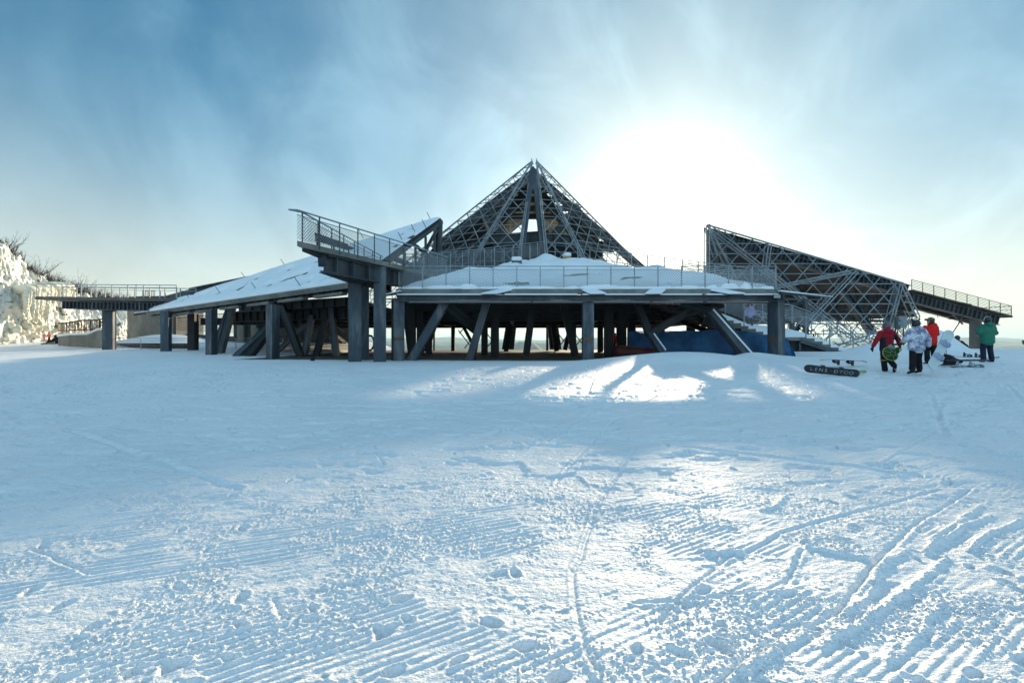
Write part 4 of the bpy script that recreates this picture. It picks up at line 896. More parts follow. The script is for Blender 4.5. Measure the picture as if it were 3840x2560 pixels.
for a, b in zip(wp[:-1], wp[1:]): m_.beam(P(a[0], a[1]-3, a[3])+Vector((0, .25, 0)), P(b[0], b[1]-3, b[3])+Vector((0, .25, 0)), .62, .2)
m_.build('wall_snow', RSNOW, rw, bevel=.05)
rf = empty('rebar_fence', (-37, 44, .5), 'dark rusty fence of closely set rods above the low concrete wall', 'fence')
m_ = MB(); k = 40
for i in range(k):
    t = i/(k-1); x = 222+t*175; yt = 1213-t*18+1.5*math.sin(i*1.7); yb = 1246+t*-2; m_.tube(P(x, yb+6, 45-t*2), P(x+random.uniform(-3, 3), yt, 45-t*2), .022+.03*random.random(), 4)
m_.build('rod', RUST, rf)
m_ = MB(); m_.path([P(220+i*17.7, 1212-i*1.8+2*math.sin(i), 45-i*.2) for i in range(11)], .08); m_.path([P(220+i*17.7, 1240-i*.7, 45-i*.2) for i in range(11)], .05); m_.build('rail', RUST, rf)
# grid fence and wall behind the left wing
gf2 = empty('wire_mesh_fence', (-30, 50, 0), 'tall black wire grid fence behind the left wing against the pale sky', 'fence')
GR2 = mesh_mat('grid_wire_tall', (.05, .055, .06), .30, .16)
m_ = MB(); m_.add([P(664, 1240, 50), P(882, 1250, 50), P(882, 1172, 50), P(664, 1192, 50)], [(0, 1, 2, 3)]); m_.build('mesh_panel', GR2, gf2)
m_ = MB(); [m_.tube(P(x, 1250, 50), P(x, 1175, 50), .05) for x in (666, 735, 805, 880)]; m_.path([P(664, 1192, 50), P(882, 1172, 50)], .04); m_.build('frame', STEELD, gf2)
bw = empty('rear_wall', (-22, 47, -.9), 'long stained concrete wall with pilasters standing in the shade behind the left wing', 'wall')
m_ = MB(); m_.beam(P(880, 1250, 48), P(1310, 1250, 48), .4, 3.4); m_.beam(P(700, 1275, 47.6), P(885, 1285, 47.6), .4, 1.3); m_.build('wall_face', CONCD, bw)
for x in (905, 957, 1250):
    MB().box(P(x, 1240, 47.5), (.7, .4, 3.9)).build('pilaster', CONC, bw)
railing(bw, [P(640, 1315, 41), P(1060, 1318, 38), P(1340, 1322, 36)], 1.1, 2.2, [1.1, .9, .7, .5, .3], GALV, None, r=.022)
railing(empty('low_railing', P(540, 1310, 38.5), 'low horizontal-bar railing beside the snowy steps, between the bridge column and the wing', 'railing'), [P(430, 1312, 39), P(632, 1318, 37)], 1.05, 2.9, [1.05, .85, .65, .45, .25], GALV, None, r=.022)
ls = empty('snowy_steps', P(520, 1318, 41), 'broad snow-covered steps running down beside the footbridge column', 'steps')
m_ = MB()
for i in range(7): a, b = P(432+i*26, 1290+i*3.6, 42-i*.4), P(700, 1290+i*3.6, 42-i*.4); m_.beam(a, b, .5, .12)
m_.build('tread', CONCD, ls)
ist = empty('inner_staircase', P(1190, 1250, 44), 'narrow staircase with pale handrails deep in the shade under the left wing', 'staircase')
m_ = MB(); m_.beam(P(1165, 1195, 44), P(1290, 1285, 44), 1.2, .22); m_.build('flight', CONCD, ist)
m_ = MB()
for o_ in (-28, 0): m_.path([P(1158, 1198+o_, 43.2), P(1190, 1212+o_, 43.2), P(1225, 1225+o_, 43.2), P(1290, 1272+o_, 43.2)], .035)
for x, y in ((1158, 1198), (1190, 1212), (1225, 1225), (1258, 1249)): m_.tube(P(x, y-28, 43.2), P(x, y+5, 43.2), .035)
m_.build('handrail', GALV, ist)
m_ = MB(); m_.box(P(3376, 1208, 36), (.62, .5, .95)); kb = empty('ticket_kiosk', P(3372, 1262, 36), 'small pale booth with a dark post beside the foot of the hall', 'kiosk'); m_.build('booth', mat('pale_board', (.20, .20, .185), .7, col2=(.26, .26, .25)), kb)
m_ = MB(); m_.box(P(3376, 1212, 35.7), (.4, .04, .3)); m_.build('pane', mat('booth_glass', (.1, .2, .24), .15), kb)
m_ = MB(); [m_.beam(P(x, 1262, 35.9), P(x, t, 35.9), .07, .07) for x, t in ((3358, 1190), (3388, 1205), (3328, 1191))]; m_.beam(P(3366, 1200, 35.8), P(3366, 1235, 35.8), .3, .15); m_.build('post', STEEL, kb)

# ------------------------------------------------------------------ ice cliff
ICE = bpy.data.materials.new('ice_and_snow'); ICE.use_nodes = True; t = ICE.node_tree; b = t.nodes['Principled BSDF']; g = N(t, 'ShaderNodeNewGeometry')
n_ = N(t, 'ShaderNodeTexNoise', i_Scale=.55, i_Detail=8.0, i_Roughness=.65, i_Distortion=.6); L(t, g.outputs['Position'], n_.inputs['Vector'])
r_ = N(t, 'ShaderNodeMapRange', interpolation_type='SMOOTHSTEP'); r_.inputs[1].default_value = .37; r_.inputs[2].default_value = .43; L(t, n_.outputs['Fac'], r_.inputs[0])
n2_ = N(t, 'ShaderNodeTexNoise', i_Scale=2.5, i_Detail=5.0); L(t, g.outputs['Position'], n2_.inputs['Vector'])
cc = MIX(t, n2_.outputs['Fac'], (.70, .70, .62), (.88, .86, .79)); L(t, MIX(t, r_.outputs[0], (.12, .11, .09), cc), b.inputs['Base Color'])
b.inputs['Roughness'].default_value = .35
bp = N(t, 'ShaderNodeBump', i_Strength=1.0, i_Distance=.12); L(t, n2_.outputs['Fac'], bp.inputs['Height']); L(t, bp.outputs[0], b.inputs['Normal'])
# plan line of the cliff foot, and crest height along it
fp = np.array([(-45, 22), (-48.5, 36), (-50.6, 44.5), (-52.5, 50), (-54.6, 55), (-56.5, 61), (-57.5, 67), (-61, 78), (-66, 95)], float)
fh = np.array([17, 15.5, 12.4, 9.6, 7.8, 7.0, 6.6, 6.0, 5.0])
dd = np.concatenate([[0], np.cumsum(np.hypot(*np.diff(fp, axis=0).T))]); S = np.linspace(0, dd[-1], 640); V = np.linspace(0, 1.35, 190)
SS, VV = np.meshgrid(S, V, indexing='ij')
fx_ = np.interp(SS, dd, fp[:, 0]); fy_ = np.interp(SS, dd, fp[:, 1]); hh = np.interp(SS, dd, fh)
v1 = np.clip(VV, 0, 1); ov = np.clip(VV-1, 0, 1)
setb = 3.2*v1**1.4+ov*22
CX = fx_-setb*.8; CY = fy_+setb*.12; CZ = hh*v1 - .5 + ov*2.0
bul = fbm(SS*.32, VV*hh*.35, 4, 5); b2_ = fbm(SS*.95, VV*hh*.95, 3, 15); b3_ = np.abs(fbm(SS*.5+7, VV*hh*.25, 3, 25)-.5)*2
bil = np.abs(fbm(SS*.8, CZ*.8, 3, 35)-.5)*2
b4_ = fbm(SS*2.4, CZ*2.0, 3, 45); rib_ = 1-np.abs(fbm(SS*1.5, CZ*.28, 3, 55)-.5)*2.4
push = (1.5*(bul-.5)+.55*(b2_-.5)+.5*(1-b3_)+.18*(1-bil)**2*(VV < .8)+.35*(b4_-.5)+.5*rib_*sstep(.15, .4, VV))*np.clip(1.3-ov*6, 0, 1)
CX = CX+push*1.0; CY = CY-push*.35; CZ = CZ+.9*(b2_-.5)*np.clip(VV*4, 0, 1)
grid_mesh('hillside', CX, CY, CZ, ICE, kind='structure')
ic = empty('frozen_waterfall', (-57, 61, 0), 'curtain of thick pale icicles hanging down the cliff beside the footbridge', 'icicles')
rs3 = np.random.RandomState(3); m_ = MB()
cliffD = lambda px: 36.4/((1920-px)/F-.316)
for i in range(95):
    px = rs3.uniform(92, 262); D = cliffD(px)-1.2+rs3.uniform(-.5, .5)
    yt = 1078+rs3.uniform(-3, 10)+(px < 110)*8; ln = rs3.uniform(40, 100)*(1 if px < 185 else .72)
    if 118 < px < 182: ln *= 1.45
    a = P(px, yt, D); segs = 7; r0 = rs3.uniform(.13, .34)
    prev = a; pr = r0*.7
    for k in range(1, segs+1):
        f = k/segs; q = P(px+rs3.uniform(-1, 1), min(yt+ln*f, 1272), D-.15*f); rr_ = r0*(1-f**2.2)*rs3.uniform(.75, 1.25)+.015
        m_.tube(prev, q, pr, 7, rr_); prev, pr = q, rr_
ICE2 = mat('clear_ice', (.62, .62, .50), .3, 0, .5, col2=(.80, .78, .66), vscale=1.5, bump=.05, bscale=3)
m_.build('icicle', ICE2, ic, smooth=True)
m_ = MB()
for i in range(30):
    px = rs3.uniform(86, 262); m_.ball(P(px, rs3.uniform(1068, 1088), cliffD(px)-.6), rs3.uniform(.4, .9), sc=(1.3, 1, .6))
for i in range(30):
    px = rs3.uniform(5, 262); m_.ball(P(px, rs3.uniform(1200, 1276), cliffD(px)-rs3.uniform(0.0, .5)), rs3.uniform(.15, .4), sc=(rs3.uniform(.7, 1.6), 1, rs3.uniform(.6, 1.6)))
m_.build('ice_mass', ICE2, ic, smooth=True)
# scrub on the crest
TWIG = mat('bare_twigs', (.045, .032, .025), .9, 0, .2, col2=(.09, .065, .05))
def bush(m_, base, h, n, rs_, spread=.7):
    for i in range(n):
        p = Vector(base)+Vector((rs_.uniform(-.3, .3), rs_.uniform(-.3, .3), 0)); d = Vector((rs_.uniform(-spread, spread)+.25, rs_.uniform(-spread, spread), .75)).normalized(); r = .035; l_ = h*rs_.uniform(.6, 1.1)/4
        for k in range(4):
            q = p+d*l_; m_.tube(p, q, r, 3, r*.7)
            for j in range(2):
                dd_ = (d+Vector((rs_.uniform(-.8, .8), rs_.uniform(-.8, .8), rs_.uniform(-.1, .6)))).normalized(); m_.tube(q, q+dd_*l_*rs_.uniform(.5, 1.1), r*.55, 3, .008)
            p = q; r *= .7; d = (d+Vector((rs_.uniform(-.3, .3), rs_.uniform(-.3, .3), .1))).normalized()
m_ = MB()
crest = [(0, 938), (40, 962), (75, 985), (110, 1012), (140, 1036), (170, 1052), (200, 1066), (235, 1080), (280, 1090), (330, 1100), (400, 1108)]
for i in range(420):
    i_ = rs3.randint(170, 600); j_ = rs3.randint(134, 160)
    bp_ = Vector((CX[i_, j_], CY[i_, j_], CZ[i_, j_]-.1)); h = 1.5 if i_ > 290 else .9
    bush(m_, bp_, h*rs3.uniform(.6, 1.2), 4, rs3)
m_.build('scrub', TWIG, label='dense brown bare scrub along the crest of the icy slope', cat='scrub', kind='stuff')
for i, (ii_, y, h, lab) in enumerate(((232, 930, 2.6, 'leafless shrub at the very top of the ice slope, by the left edge'), (282, 978, 2.4, 'wiry leafless shrub leaning out over the upper ice slope'), (340, 1028, 2.8, 'leafless shrub with one long bare branch above the brown scrub'), (510, 1104, 1.6, 'small bare shrub behind the footbridge railing'))):
    e = empty('bare_shrub', (CX[ii_, 143], CY[ii_, 143], CZ[ii_, 143]-.1), lab, 'shrub')
    m_ = MB(); bush(m_, e.location, h, 9, rs3, 1.1); m_.build('branches', TWIG, e)
# ------------------------------------------------------------------ people
SKIN = mat('skin', (.50, .30, .22), .55, 0, .4, col2=(.56, .34, .25), vscale=6)
def loft(pts, n=12):
    """pts: list of (pos, rx, ry) rings, axis follows the path; domed ends"""
    vs_, fs = [], []; k = len(pts); P_ = [Vector(p[0]) for p in pts]
    dirs = []
    for i in range(k):
        a = P_[max(0, i-1)]; b = P_[min(k-1, i+1)]; dirs.append((b-a).normalized())
    rings = []
    d0 = dirs[0]; rings.append((P_[0]-d0*min(pts[0][1], pts[0][2])*.6, pts[0][1]*.55, pts[0][2]*.55, d0))
    for i in range(k): rings.append((P_[i], pts[i][1], pts[i][2], dirs[i]))
    d1 = dirs[-1]; rings.append((P_[-1]+d1*min(pts[-1][1], pts[-1][2])*.6, pts[-1][1]*.55, pts[-1][2]*.55, d1))
    for c, rx, ry, d in rings:
        ref = Vector((1, 0, 0)) if abs(d.x) < .85 else Vector((0, 1, 0))
        sx = (ref-d*ref.dot(d)).normalized(); sy = d.cross(sx).normalized()
        for j in range(n):
            a = 2*math.pi*j/n; vs_.append(c+sx*rx*math.cos(a)+sy*ry*math.sin(a))
    m = len(rings)
    for i in range(m-1):
        for j in range(n): fs.append((i*n+j, i*n+(j+1) % n, (i+1)*n+(j+1) % n, (i+1)*n+j))
    fs.append(tuple(range(n))[::-1]); fs.append(tuple((m-1)*n+j for j in range(n)))
    return vs_, fs
def ell(c, r, n=12, m=8):
    b = MB(); b.ball(c, 1, n, m, sc=r); return b.v, b.f
def fuse(name, pieces, mats, parent, vox=.014, matfn=None, smooth=6, xf=None):
    mb = MB()
    for v, f in pieces: mb.add(v, f)
    me = bpy.data.meshes.new(name+'_src'); me.from_pydata(mb.v, [], mb.f)
    bm = bmesh.new(); bm.from_mesh(me); bmesh.ops.remove_doubles(bm, verts=bm.verts, dist=1e-5); bmesh.ops.recalc_face_normals(bm, faces=bm.faces); bm.to_mesh(me); bm.free()
    o = bpy.data.objects.new(name+'_src', me); COL.objects.link(o)
    a = o.modifiers.new('r', 'REMESH'); a.mode = 'VOXEL'; a.voxel_size = vox
    s = o.modifiers.new('s', 'SMOOTH'); s.iterations = smooth; s.factor = .5
    dg = bpy.context.evaluated_depsgraph_get(); nm = bpy.data.meshes.new_from_object(o.evaluated_get(dg))
    bpy.data.objects.remove(o); bpy.data.meshes.remove(me); nm.name = name
    nm.materials.clear()
    for k in (mats if isinstance(mats, (list, tuple)) else [mats]): nm.materials.append(k)
    nm.polygons.foreach_set('use_smooth', [True]*len(nm.polygons))
    if matfn: nm.polygons.foreach_set('material_index', [matfn(p.center) for p in nm.polygons])
    else: nm.polygons.foreach_set('material_index', [0]*len(nm.polygons))
    nm.update()
    r = bpy.data.objects.new(name, nm); COL.objects.link(r); r.parent = parent
    return r
def lb(mb, name, mt, parent, smooth=True, bevel=0):      # build a mesh given in the parent's own space
    me = bpy.data.meshes.new(name); me.from_pydata([tuple(v) for v in mb.v], [], mb.f)
    for m_ in (mt if isinstance(mt, (list, tuple)) else [mt]): me.materials.append(m_)
    if any(mb.m): me.polygons.foreach_set('material_index', mb.m)
    me.polygons.foreach_set('use_smooth', [smooth]*len(me.polygons))
    bm = bmesh.new(); bm.from_mesh(me); bmesh.ops.recalc_face_normals(bm, faces=bm.faces); bm.to_mesh(me); bm.free()
    o = bpy.data.objects.new(name, me); COL.objects.link(o); o.parent = parent
    if bevel: b = o.modifiers.new('bevel', 'BEVEL'); b.width = bevel; b.segments = 2
    return o
def hand(wr, d, side, n=4, thick=1.0, curl=.35):
    """palm, four unequal bent fingers and a thumb; d = direction the hand points, side = thumb side"""
    wr = Vector(wr); d = Vector(d).normalized(); sd = Vector(side); sd = (sd-d*sd.dot(d)).normalized(); nn = d.cross(sd)
    ps = [loft([(wr, .028*thick, .022*thick), (wr+d*.05, .040*thick, .020*thick), (wr+d*.09, .040*thick, .018*thick)], 8)]
    for i, ln in enumerate((.070, .080, .074, .058)):
        b = wr+d*.085+sd*(.030-.020*i); m_ = b+d*ln*.55+nn*ln*curl*.3; e = m_+d*ln*.4+nn*ln*curl*.8
        ps.append(loft([(b, .011*thick, .011*thick), (m_, .010*thick, .010*thick), (e, .009*thick, .009*thick)], 6))
    b = wr+d*.03+sd*.030; m_ = b+d*.035+sd*.035; e = m_+d*.035+sd*.008
    ps.append(loft([(b, .013*thick, .013*thick), (m_, .012*thick, .012*thick), (e, .010*thick, .010*thick)], 6))
    return ps
def person(px, py_, D, label, J, jacket, trousers, helmet, boots=BLACKC, gloves=BLACKC, jfn=None, scale=1.0, rz=0, z=None, hem=.80, puff=1.0, group=None, coarse=1.0, hood=True):
    q = P(px, py_, D); e = empty('person', q, label, 'person', group, rz); e.scale = (scale,)*3
    V_ = {k: Vector(v) for k, v in J.items()}
    pel, ch, nk, hd = V_['pel'], V_['ch'], V_['nk'], V_['hd']
    vx = .014*coarse
    def limb(*a): return loft([(V_[k] if isinstance(k, str) else k, r, r) for k, r in a], 10)
    fd = (V_.get('face', hd+Vector((0, .1, 0)))-hd).normalized(); sdv = fd.cross(Vector((0, 0, 1))).normalized()
    body = [loft([(pel, .15, .11), (pel.lerp(ch, .5), .135, .10), (ch, .165, .12), (nk-Vector((0, 0, .07)), .12, .08)]), loft([(nk-Vector((0, 0, .04)), .055, .06), (hd-Vector((0, 0, .04)), .05, .055)]), ell(hd, (.077, .095, .115)),
            ell(hd+fd*.085-Vector((0, 0, .10))*0.75, (.04, .04, .035)), ell(hd+fd*.10-Vector((0, 0, .005)), (.014, .022, .022)), ell(hd+fd*.088-Vector((0, 0, .05)), (.026, .014, .010)),
            ell(hd+sdv*.08, (.014, .018, .030)), ell(hd-sdv*.08, (.014, .018, .030)),
            limb(('hL', .075), ('kL', .055), ('aL', .04)), limb(('hR', .075), ('kR', .055), ('aR', .04)),
            limb(('sL', .055), ('eL', .042), ('wL', .030)), limb(('sR', .055), ('eR', .042), ('wR', .030)),
            ell(V_['aL']+V_.get('fL', Vector((0, .08, -.03))), (.04, .10, .03)), ell(V_['aR']+V_.get('fR', Vector((0, .08, -.03))), (.04, .10, .03))]
    fuse('body', body, SKIN, e, vx, smooth=3)
    c = MB(); 
    for s_ in (-1, 1): c.ball(hd+fd*.088+sdv*s_*.032+Vector((0, 0, .015)), .011, 8, 6)
    lb(c, 'eyes', BLACK, e)
    p_ = puff; wa = pel.lerp(ch, .45)
    jk = [loft([(Vector((pel.x, pel.y, hem))+(pel-Vector((pel.x, pel.y, pel.z))), .205*p_, .155*p_), (pel+Vector((0, 0, .05)), .20*p_, .155*p_), (wa, .195*p_, .15*p_), (ch, .215*p_, .155*p_), (nk-Vector((0, 0, .06)), .16, .12), (nk, .09, .09)], 16),
          limb(('sL', .088*p_), (V_['sL'].lerp(V_['eL'], .5), .082*p_), ('eL', .075*p_), (V_['eL'].lerp(V_['wL'], .6), .064*p_), (V_['eL'].lerp(V_['wL'], .93), .055*p_)),
          limb(('sR', .088*p_), (V_['sR'].lerp(V_['eR'], .5), .082*p_), ('eR', .075*p_), (V_['eR'].lerp(V_['wR'], .6), .064*p_), (V_['eR'].lerp(V_['wR'], .93), .055*p_))]
    # folds at the elbows
    for k in ('eL', 'eR'): jk.append(ell(V_[k], (.082*p_,)*3, 10, 6))
    if hood: jk += [ell(nk-fd*.10-Vector((0, 0, .02)), (.125, .085, .095)), ell(nk+Vector((0, 0, .01)), (.11, .10, .055))]
    fuse('jacket', jk, jacket, e, vx, jfn, smooth=5)
    tl = [loft([(pel+Vector((0, 0, .04)), .175, .135), (pel-Vector((0, 0, .07)), .185, .14)], 14)]
    for s_ in ('L', 'R'):
        h_, k_, a_ = V_['h'+s_], V_['k'+s_], V_['a'+s_]
        tl.append(limb((h_, .112), (h_.lerp(k_, .5), .102), (k_, .088), (k_.lerp(a_, .5), .085), (k_.lerp(a_, .88), .088)))
    fuse('trousers', tl, trousers, e, vx, smooth=5)
    for s_ in ('L', 'R'):
        a_ = V_['a'+s_]; k_ = V_['k'+s_]; f_ = V_.get('f'+s_, Vector((0, .08, -.03))); fdn = f_.normalized()
        bt = [loft([(k_.lerp(a_, .78), .062, .065), (a_, .055, .062), (a_+Vector((0, 0, -.03)), .052, .065)], 10), loft([(a_-fdn*.05+Vector((0, 0, -.025)), .050, .042), (a_+f_*1.0+Vector((0, 0, -.012)), .054, .040), (a_+f_*1.9+Vector((0, 0, -.02)), .048, .032)], 10)]
        bo = fuse('boot', bt, boots, e, vx*.8, smooth=3)
        w1, e1 = V_['w'+s_], V_['e'+s_]
        fuse('glove', [loft([(e1.lerp(w1, .88), .040, .040), (w1, .036, .036)], 8)]+hand(w1, V_.get('d'+s_, w1-e1), V_.get('t'+s_, Vector((0, 1, 0))), thick=1.25), gloves, e, .008*max(1, coarse), smooth=2)
    hz_ = hd+Vector((0, 0, .022))
    hm = [ell(hz_-fd*.012, (.112, .128, .118), 18, 12), loft([(hz_-fd*.07-Vector((0, 0, .06)), .085, .05), (hz_-fd*.065-Vector((0, 0, .11)), .075, .045)], 12), ell(hz_+sdv*.085-Vector((0, 0, .065)), (.03, .045, .05)), ell(hz_-sdv*.085-Vector((0, 0, .065)), (.03, .045, .05))]
    def cut(c_): 
        r_ = c_-hz_; return 1 if (r_.dot(fd) > .062 and r_.z < .045) else 0
    h = fuse('helmet', hm, [helmet, SKIN], e, .010, smooth=3)
    # open the face of the helmet
    bm = bmesh.new(); bm.from_mesh(h.data)
    kill = [f for f in bm.faces if cut(f.calc_center_median()) and abs((f.calc_center_median()-hz_).dot(sdv)) < .075]
    bmesh.ops.delete(bm, geom=kill, context='FACES'); bm.to_mesh(h.data); bm.free()
    e['_h'] = 0; del e['_h']
    return e, V_, h, fd, sdv, hz_
def std(**k):
    J = dict(pel=(0, 0, .93), ch=(0, .0, 1.24), nk=(0, -.01, 1.46), hd=(0, .01, 1.615), hL=(-.095, 0, .90), hR=(.095, 0, .90), kL=(-.12, .02, .50), kR=(.12, .02, .50), aL=(-.14, -.02, .085), aR=(.14, -.02, .085),
             sL=(-.185, 0, 1.39), sR=(.185, 0, 1.39), eL=(-.27, -.03, 1.13), eR=(.27, -.03, 1.13), wL=(-.29, .06, .88), wR=(.29, .06, .88)); J.update(k); return J
def cloth(name, c1, c2=None, vs=6, rough=.8, lo=.35, hi=.65): return mat(name, c1, rough, 0, .25, col2=c2 or tuple(min(1, k*1.25) for k in c1), vscale=vs, f_lo=lo, f_hi=hi, bump=.012, bscale=11)
RED1 = cloth('crimson_cloth', (.30, .008, .02)); CHAR = cloth('charcoal_cloth', (.018, .018, .024)); BLK = cloth('black_cloth', (.008, .008, .010), (.013, .013, .016))
TIED = cloth('tie_dye_cloth', (.20, .22, .33), (.66, .67, .76), vs=7, lo=.40, hi=.60); RED2 = cloth('scarlet_cloth', (.60, .012, .010)); GRN = cloth('green_cloth', (.025, .15, .10), (.035, .19, .125))
NAVY = cloth('navy_cloth', (.012, .016, .035)); YSTR = mat('yellow_strap', (.50, .30, .01), .6, col2=(.4, .24, .01)); PINK = mat('pink_strap', (.45, .03, .10), .5, col2=(.4, .03, .08))
HELM = mat('grey_helmet', (.05, .06, .075), .25, 0, .6, col2=(.07, .08, .1)); HBLK = mat('black_helmet', (.012, .012, .014), .22, 0, .6, col2=(.016, .016, .02))
def strap(name, e, c, r, mt, th=.02, n=18, ax=(0, 0, 1), sc=(1, 1)):
    m_ = MB(); ax = Vector(ax).normalized(); ref = Vector((1, 0, 0)); sx = (ref-ax*ref.dot(ax)).normalized(); sy = ax.cross(sx); c = Vector(c)
    pts = [c+sx*r*sc[0]*math.cos(2*math.pi*i/n)+sy*r*sc[1]*math.sin(2*math.pi*i/n) for i in range(n+1)]
    for a, b in zip(pts[:-1], pts[1:]): m_.beam(a, b, .012, th, ax)
    return lb(m_, name, mt, e, False)
# 1 walking away in red and black, right foot lifted behind
J = std(aL=(-.05, .0, .085), kL=(-.07, .04, .50), hL=(-.09, 0, .9), kR=(.14, .10, .53), aR=(.06, -.26, .27), fR=(0, .02, -.085), eL=(-.36, -.04, 1.17), wL=(-.47, .0, .92), eR=(.36, -.04, 1.16), wR=(.46, .02, .94), tL=(0, 1, 0), tR=(0, 1, 0), dL=(-.1, .1, -1), dR=(.15, .1, -1))
def jf(c):
    ax = abs(c.x)
    if c.x > 0: return 1 if (.10 < c.x-.05*(1.4-c.z) and c.z < 1.33 and ax < .30) else 0
    return 1 if (.12 < ax < .24 and c.z < 1.25) else 0
e, V_, h, fd, sdv, hz_ = person(3325, 1403, 15.6, 'person in crimson and black jacket walking away, green shell pad on the hip', J, [RED1, CHAR], BLK, HELM, jfn=jf, scale=1.02, puff=1.06)
strap('goggle_strap', e, hz_-Vector((0, 0, .035)), .133, PINK, .04, ax=(0, .15, 1), sc=(.93, 1.03))
strap('knee_strap', e, V_['kL']-Vector((0, 0, .03)), .098, YSTR, .035); strap('knee_strap', e, V_['kR']-Vector((0, .04, .02)), .100, YSTR, .03, ax=(0, .35, 1))
lp = Vector(e.location)
TG1 = mat('green_plush', (.03, .075, .025), .9, 0, .2, col2=(.05, .11, .035), bump=.01, bscale=20); TG2 = mat('pale_plush', (.40, .45, .18), .9, col2=(.35, .4, .15)); TG3 = mat('grey_green_plush', (.16, .24, .19), .6, col2=(.25, .33, .27))
tu = empty('shell_pad', lp+Vector((-.06, -.21, .70)), 'green plush hip pad shaped like a tortoise shell, tied behind the person in crimson', 'hip pad')
tu.rotation_euler = (R(-8), R(24), 0)
fuse('shell', [ell((0, 0, 0), (.265, .085, .205), 20, 12), ell((0, -.04, 0), (.20, .07, .15), 16, 10)], TG1, tu, .012)
m_ = MB(); k = 30
pts = [Vector((.272*math.cos(2*math.pi*i/k), -.01, .212*math.sin(2*math.pi*i/k))) for i in range(k+1)]; m_.path(pts, .013, 5); 
hexp = [Vector((.10*math.cos(a), -.112, .075*math.sin(a))) for a in np.linspace(0, 2*math.pi, 7)]; m_.path(hexp, .006, 4)
for i in range(6): q = hexp[i]; m_.path([q, Vector((q.x*1.7, -.088, q.z*1.7)), Vector((q.x*2.45, -.035, q.z*2.45))], .006, 4)
lb(m_, 'piping', TG2, tu)
fuse('head', [ell((-.02, .0, .24), (.125, .09, .10))], TG3, tu, .012); fuse('leg', [ell((.20, -.01, .225), (.09, .055, .12))], TG1, tu, .012); fuse('foot_pad', [ell((.235, -.05, .25), (.04, .02, .075))], TG2, tu, .008)
# 2 tie-dyed jacket, holding a white board
J = std(kL=(-.13, .0, .49), aL=(-.14, .0, .085), hR=(.10, 0, .9), kR=(.17, .12, .50), aR=(.24, .16, .10), eL=(-.30, .03, 1.13), wL=(-.30, .22, .98), eR=(.33, -.04, 1.12), wR=(.42, .02, .88), dL=(-.5, .8, -.2), hd=(.0, .03, 1.60), tR=(-.2, 1, 0), dR=(.1, .2, -1))
e2, V_, h, fd, sdv, hz_ = person(3437, 1401, 14.6, 'person in white and grey tie-dyed jacket and black trousers carrying a white snowboard', J, TIED, BLK, HBLK, puff=1.22, scale=1.0, hem=.78)
for sx, lz in ((-.09, 1), (.085, .8)):
    fuse('helmet_ear', [loft([(hz_+Vector((sx, 0, .08)), .035, .02), (hz_+Vector((sx*1.5, 0, .14)), .030, .018), (hz_+Vector((sx*1.25, -.01, .175*lz+.02)), .012, .01)], 8)], BLACKC, e2, .008)
m_ = MB(); m_.slab([(-.30, .1, .99), (-.30, .2, .99), (-.55, .30, .955), (-.56, .22, .945)], .05, nrm=(0, 0, 1)); lb(m_, 'mitten_cuff', BLACKC, e2, bevel=.02)
# snowboard builder (own space: length along x, base toward -z, bindings on +z)
def board(name, loc, rot, label, top, base, L_=1.5, W_=.29, group=None, bind=None, nose=.07, edge=None):
    o = empty(name, loc, label, 'snowboard', group); o.rotation_euler = rot
    k = 48; m_ = MB(); vs_ = []; 
    for side, zz_ in ((0, .0), (1, .012)):
        for i in range(k+1):
            t = i/k*2-1; x = t*L_/2; w1 = W_/2*(1-.10*(1-min(1, abs(t)/.75)**2))*(1 if abs(t) < .78 else math.sqrt(max(0, 1-((abs(t)-.78)/.22)**2.2)))
            z_ = nose*max(0, (abs(t)-.72)/.28)**2+zz_
            for j in range(5): vs_.append((x, w1*(j/2-1), z_))
    fs = []; mi = []
    n1 = (k+1)*5
    for s_ in (0, 1):
        for i in range(k):
            for j in range(4): fs.append(tuple(s_*n1+q for q in (i*5+j, i*5+j+1, (i+1)*5+j+1, (i+1)*5+j))); mi.append(s_)
    for i in range(k):
        for j in (0, 4): fs.append((i*5+j, (i+1)*5+j, n1+(i+1)*5+j, n1+i*5+j)); mi.append(2)
    m_.v = vs_; m_.f = fs; m_.m = mi
    lb(m_, 'deck', [base, top, edge or BLACK], o, False)
    if bind:
        for bx_ in (-.25, .25):
            b_ = MB(); b_.box((bx_, 0, .03), (.11, .27, .03)); b_.box((bx_, -.13, .07), (.12, .02, .08)); 
            for i in range(8):      # highback
                a0 = -.9+1.8*i/8; a1 = -.9+1.8*(i+1)/8
                p = lambda a, z_: Vector((bx_+.075*math.sin(a), .09+.06*math.cos(a), z_)); b_.add([p(a0, .05), p(a1, .05), p(a1*.8, .20), p(a0*.8, .20)], [(0, 1, 2, 3)])
            bo = lb(b_, 'binding', bind, o, False)
            s_ = MB()
            for yy in (-.07, .04):
                pts = [Vector((bx_+.075*math.cos(a), yy, .04+.085*math.sin(a))) for a in np.linspace(0, math.pi, 9)]
                for a, b in zip(pts[:-1], pts[1:]): s_.beam(a, b, .035, .012, (0, 1, 0))
            lb(s_, 'strap', bind, bo, False)
    return o
WH = mat('white_gloss', (.50, .60, .62), .25, 0, .6, col2=(.58, .66, .68)); LAV = mat('lavender_plastic', (.38, .42, .60), .4, col2=(.5, .55, .68)); BGL = mat('black_gloss', (.008, .010, .014), .16, 0, .7, col2=(.012, .014, .018)); LIME = mat('lime_gloss', (.20, .34, .04), .35, 0, .6, col2=(.24, .38, .05))
CREAM = mat('cream_gloss', (.62, .58, .50), .3, 0, .6, col2=(.68, .64, .56)); GRYP = mat('grey_plastic', (.28, .34, .38), .4, col2=(.36, .42, .46))
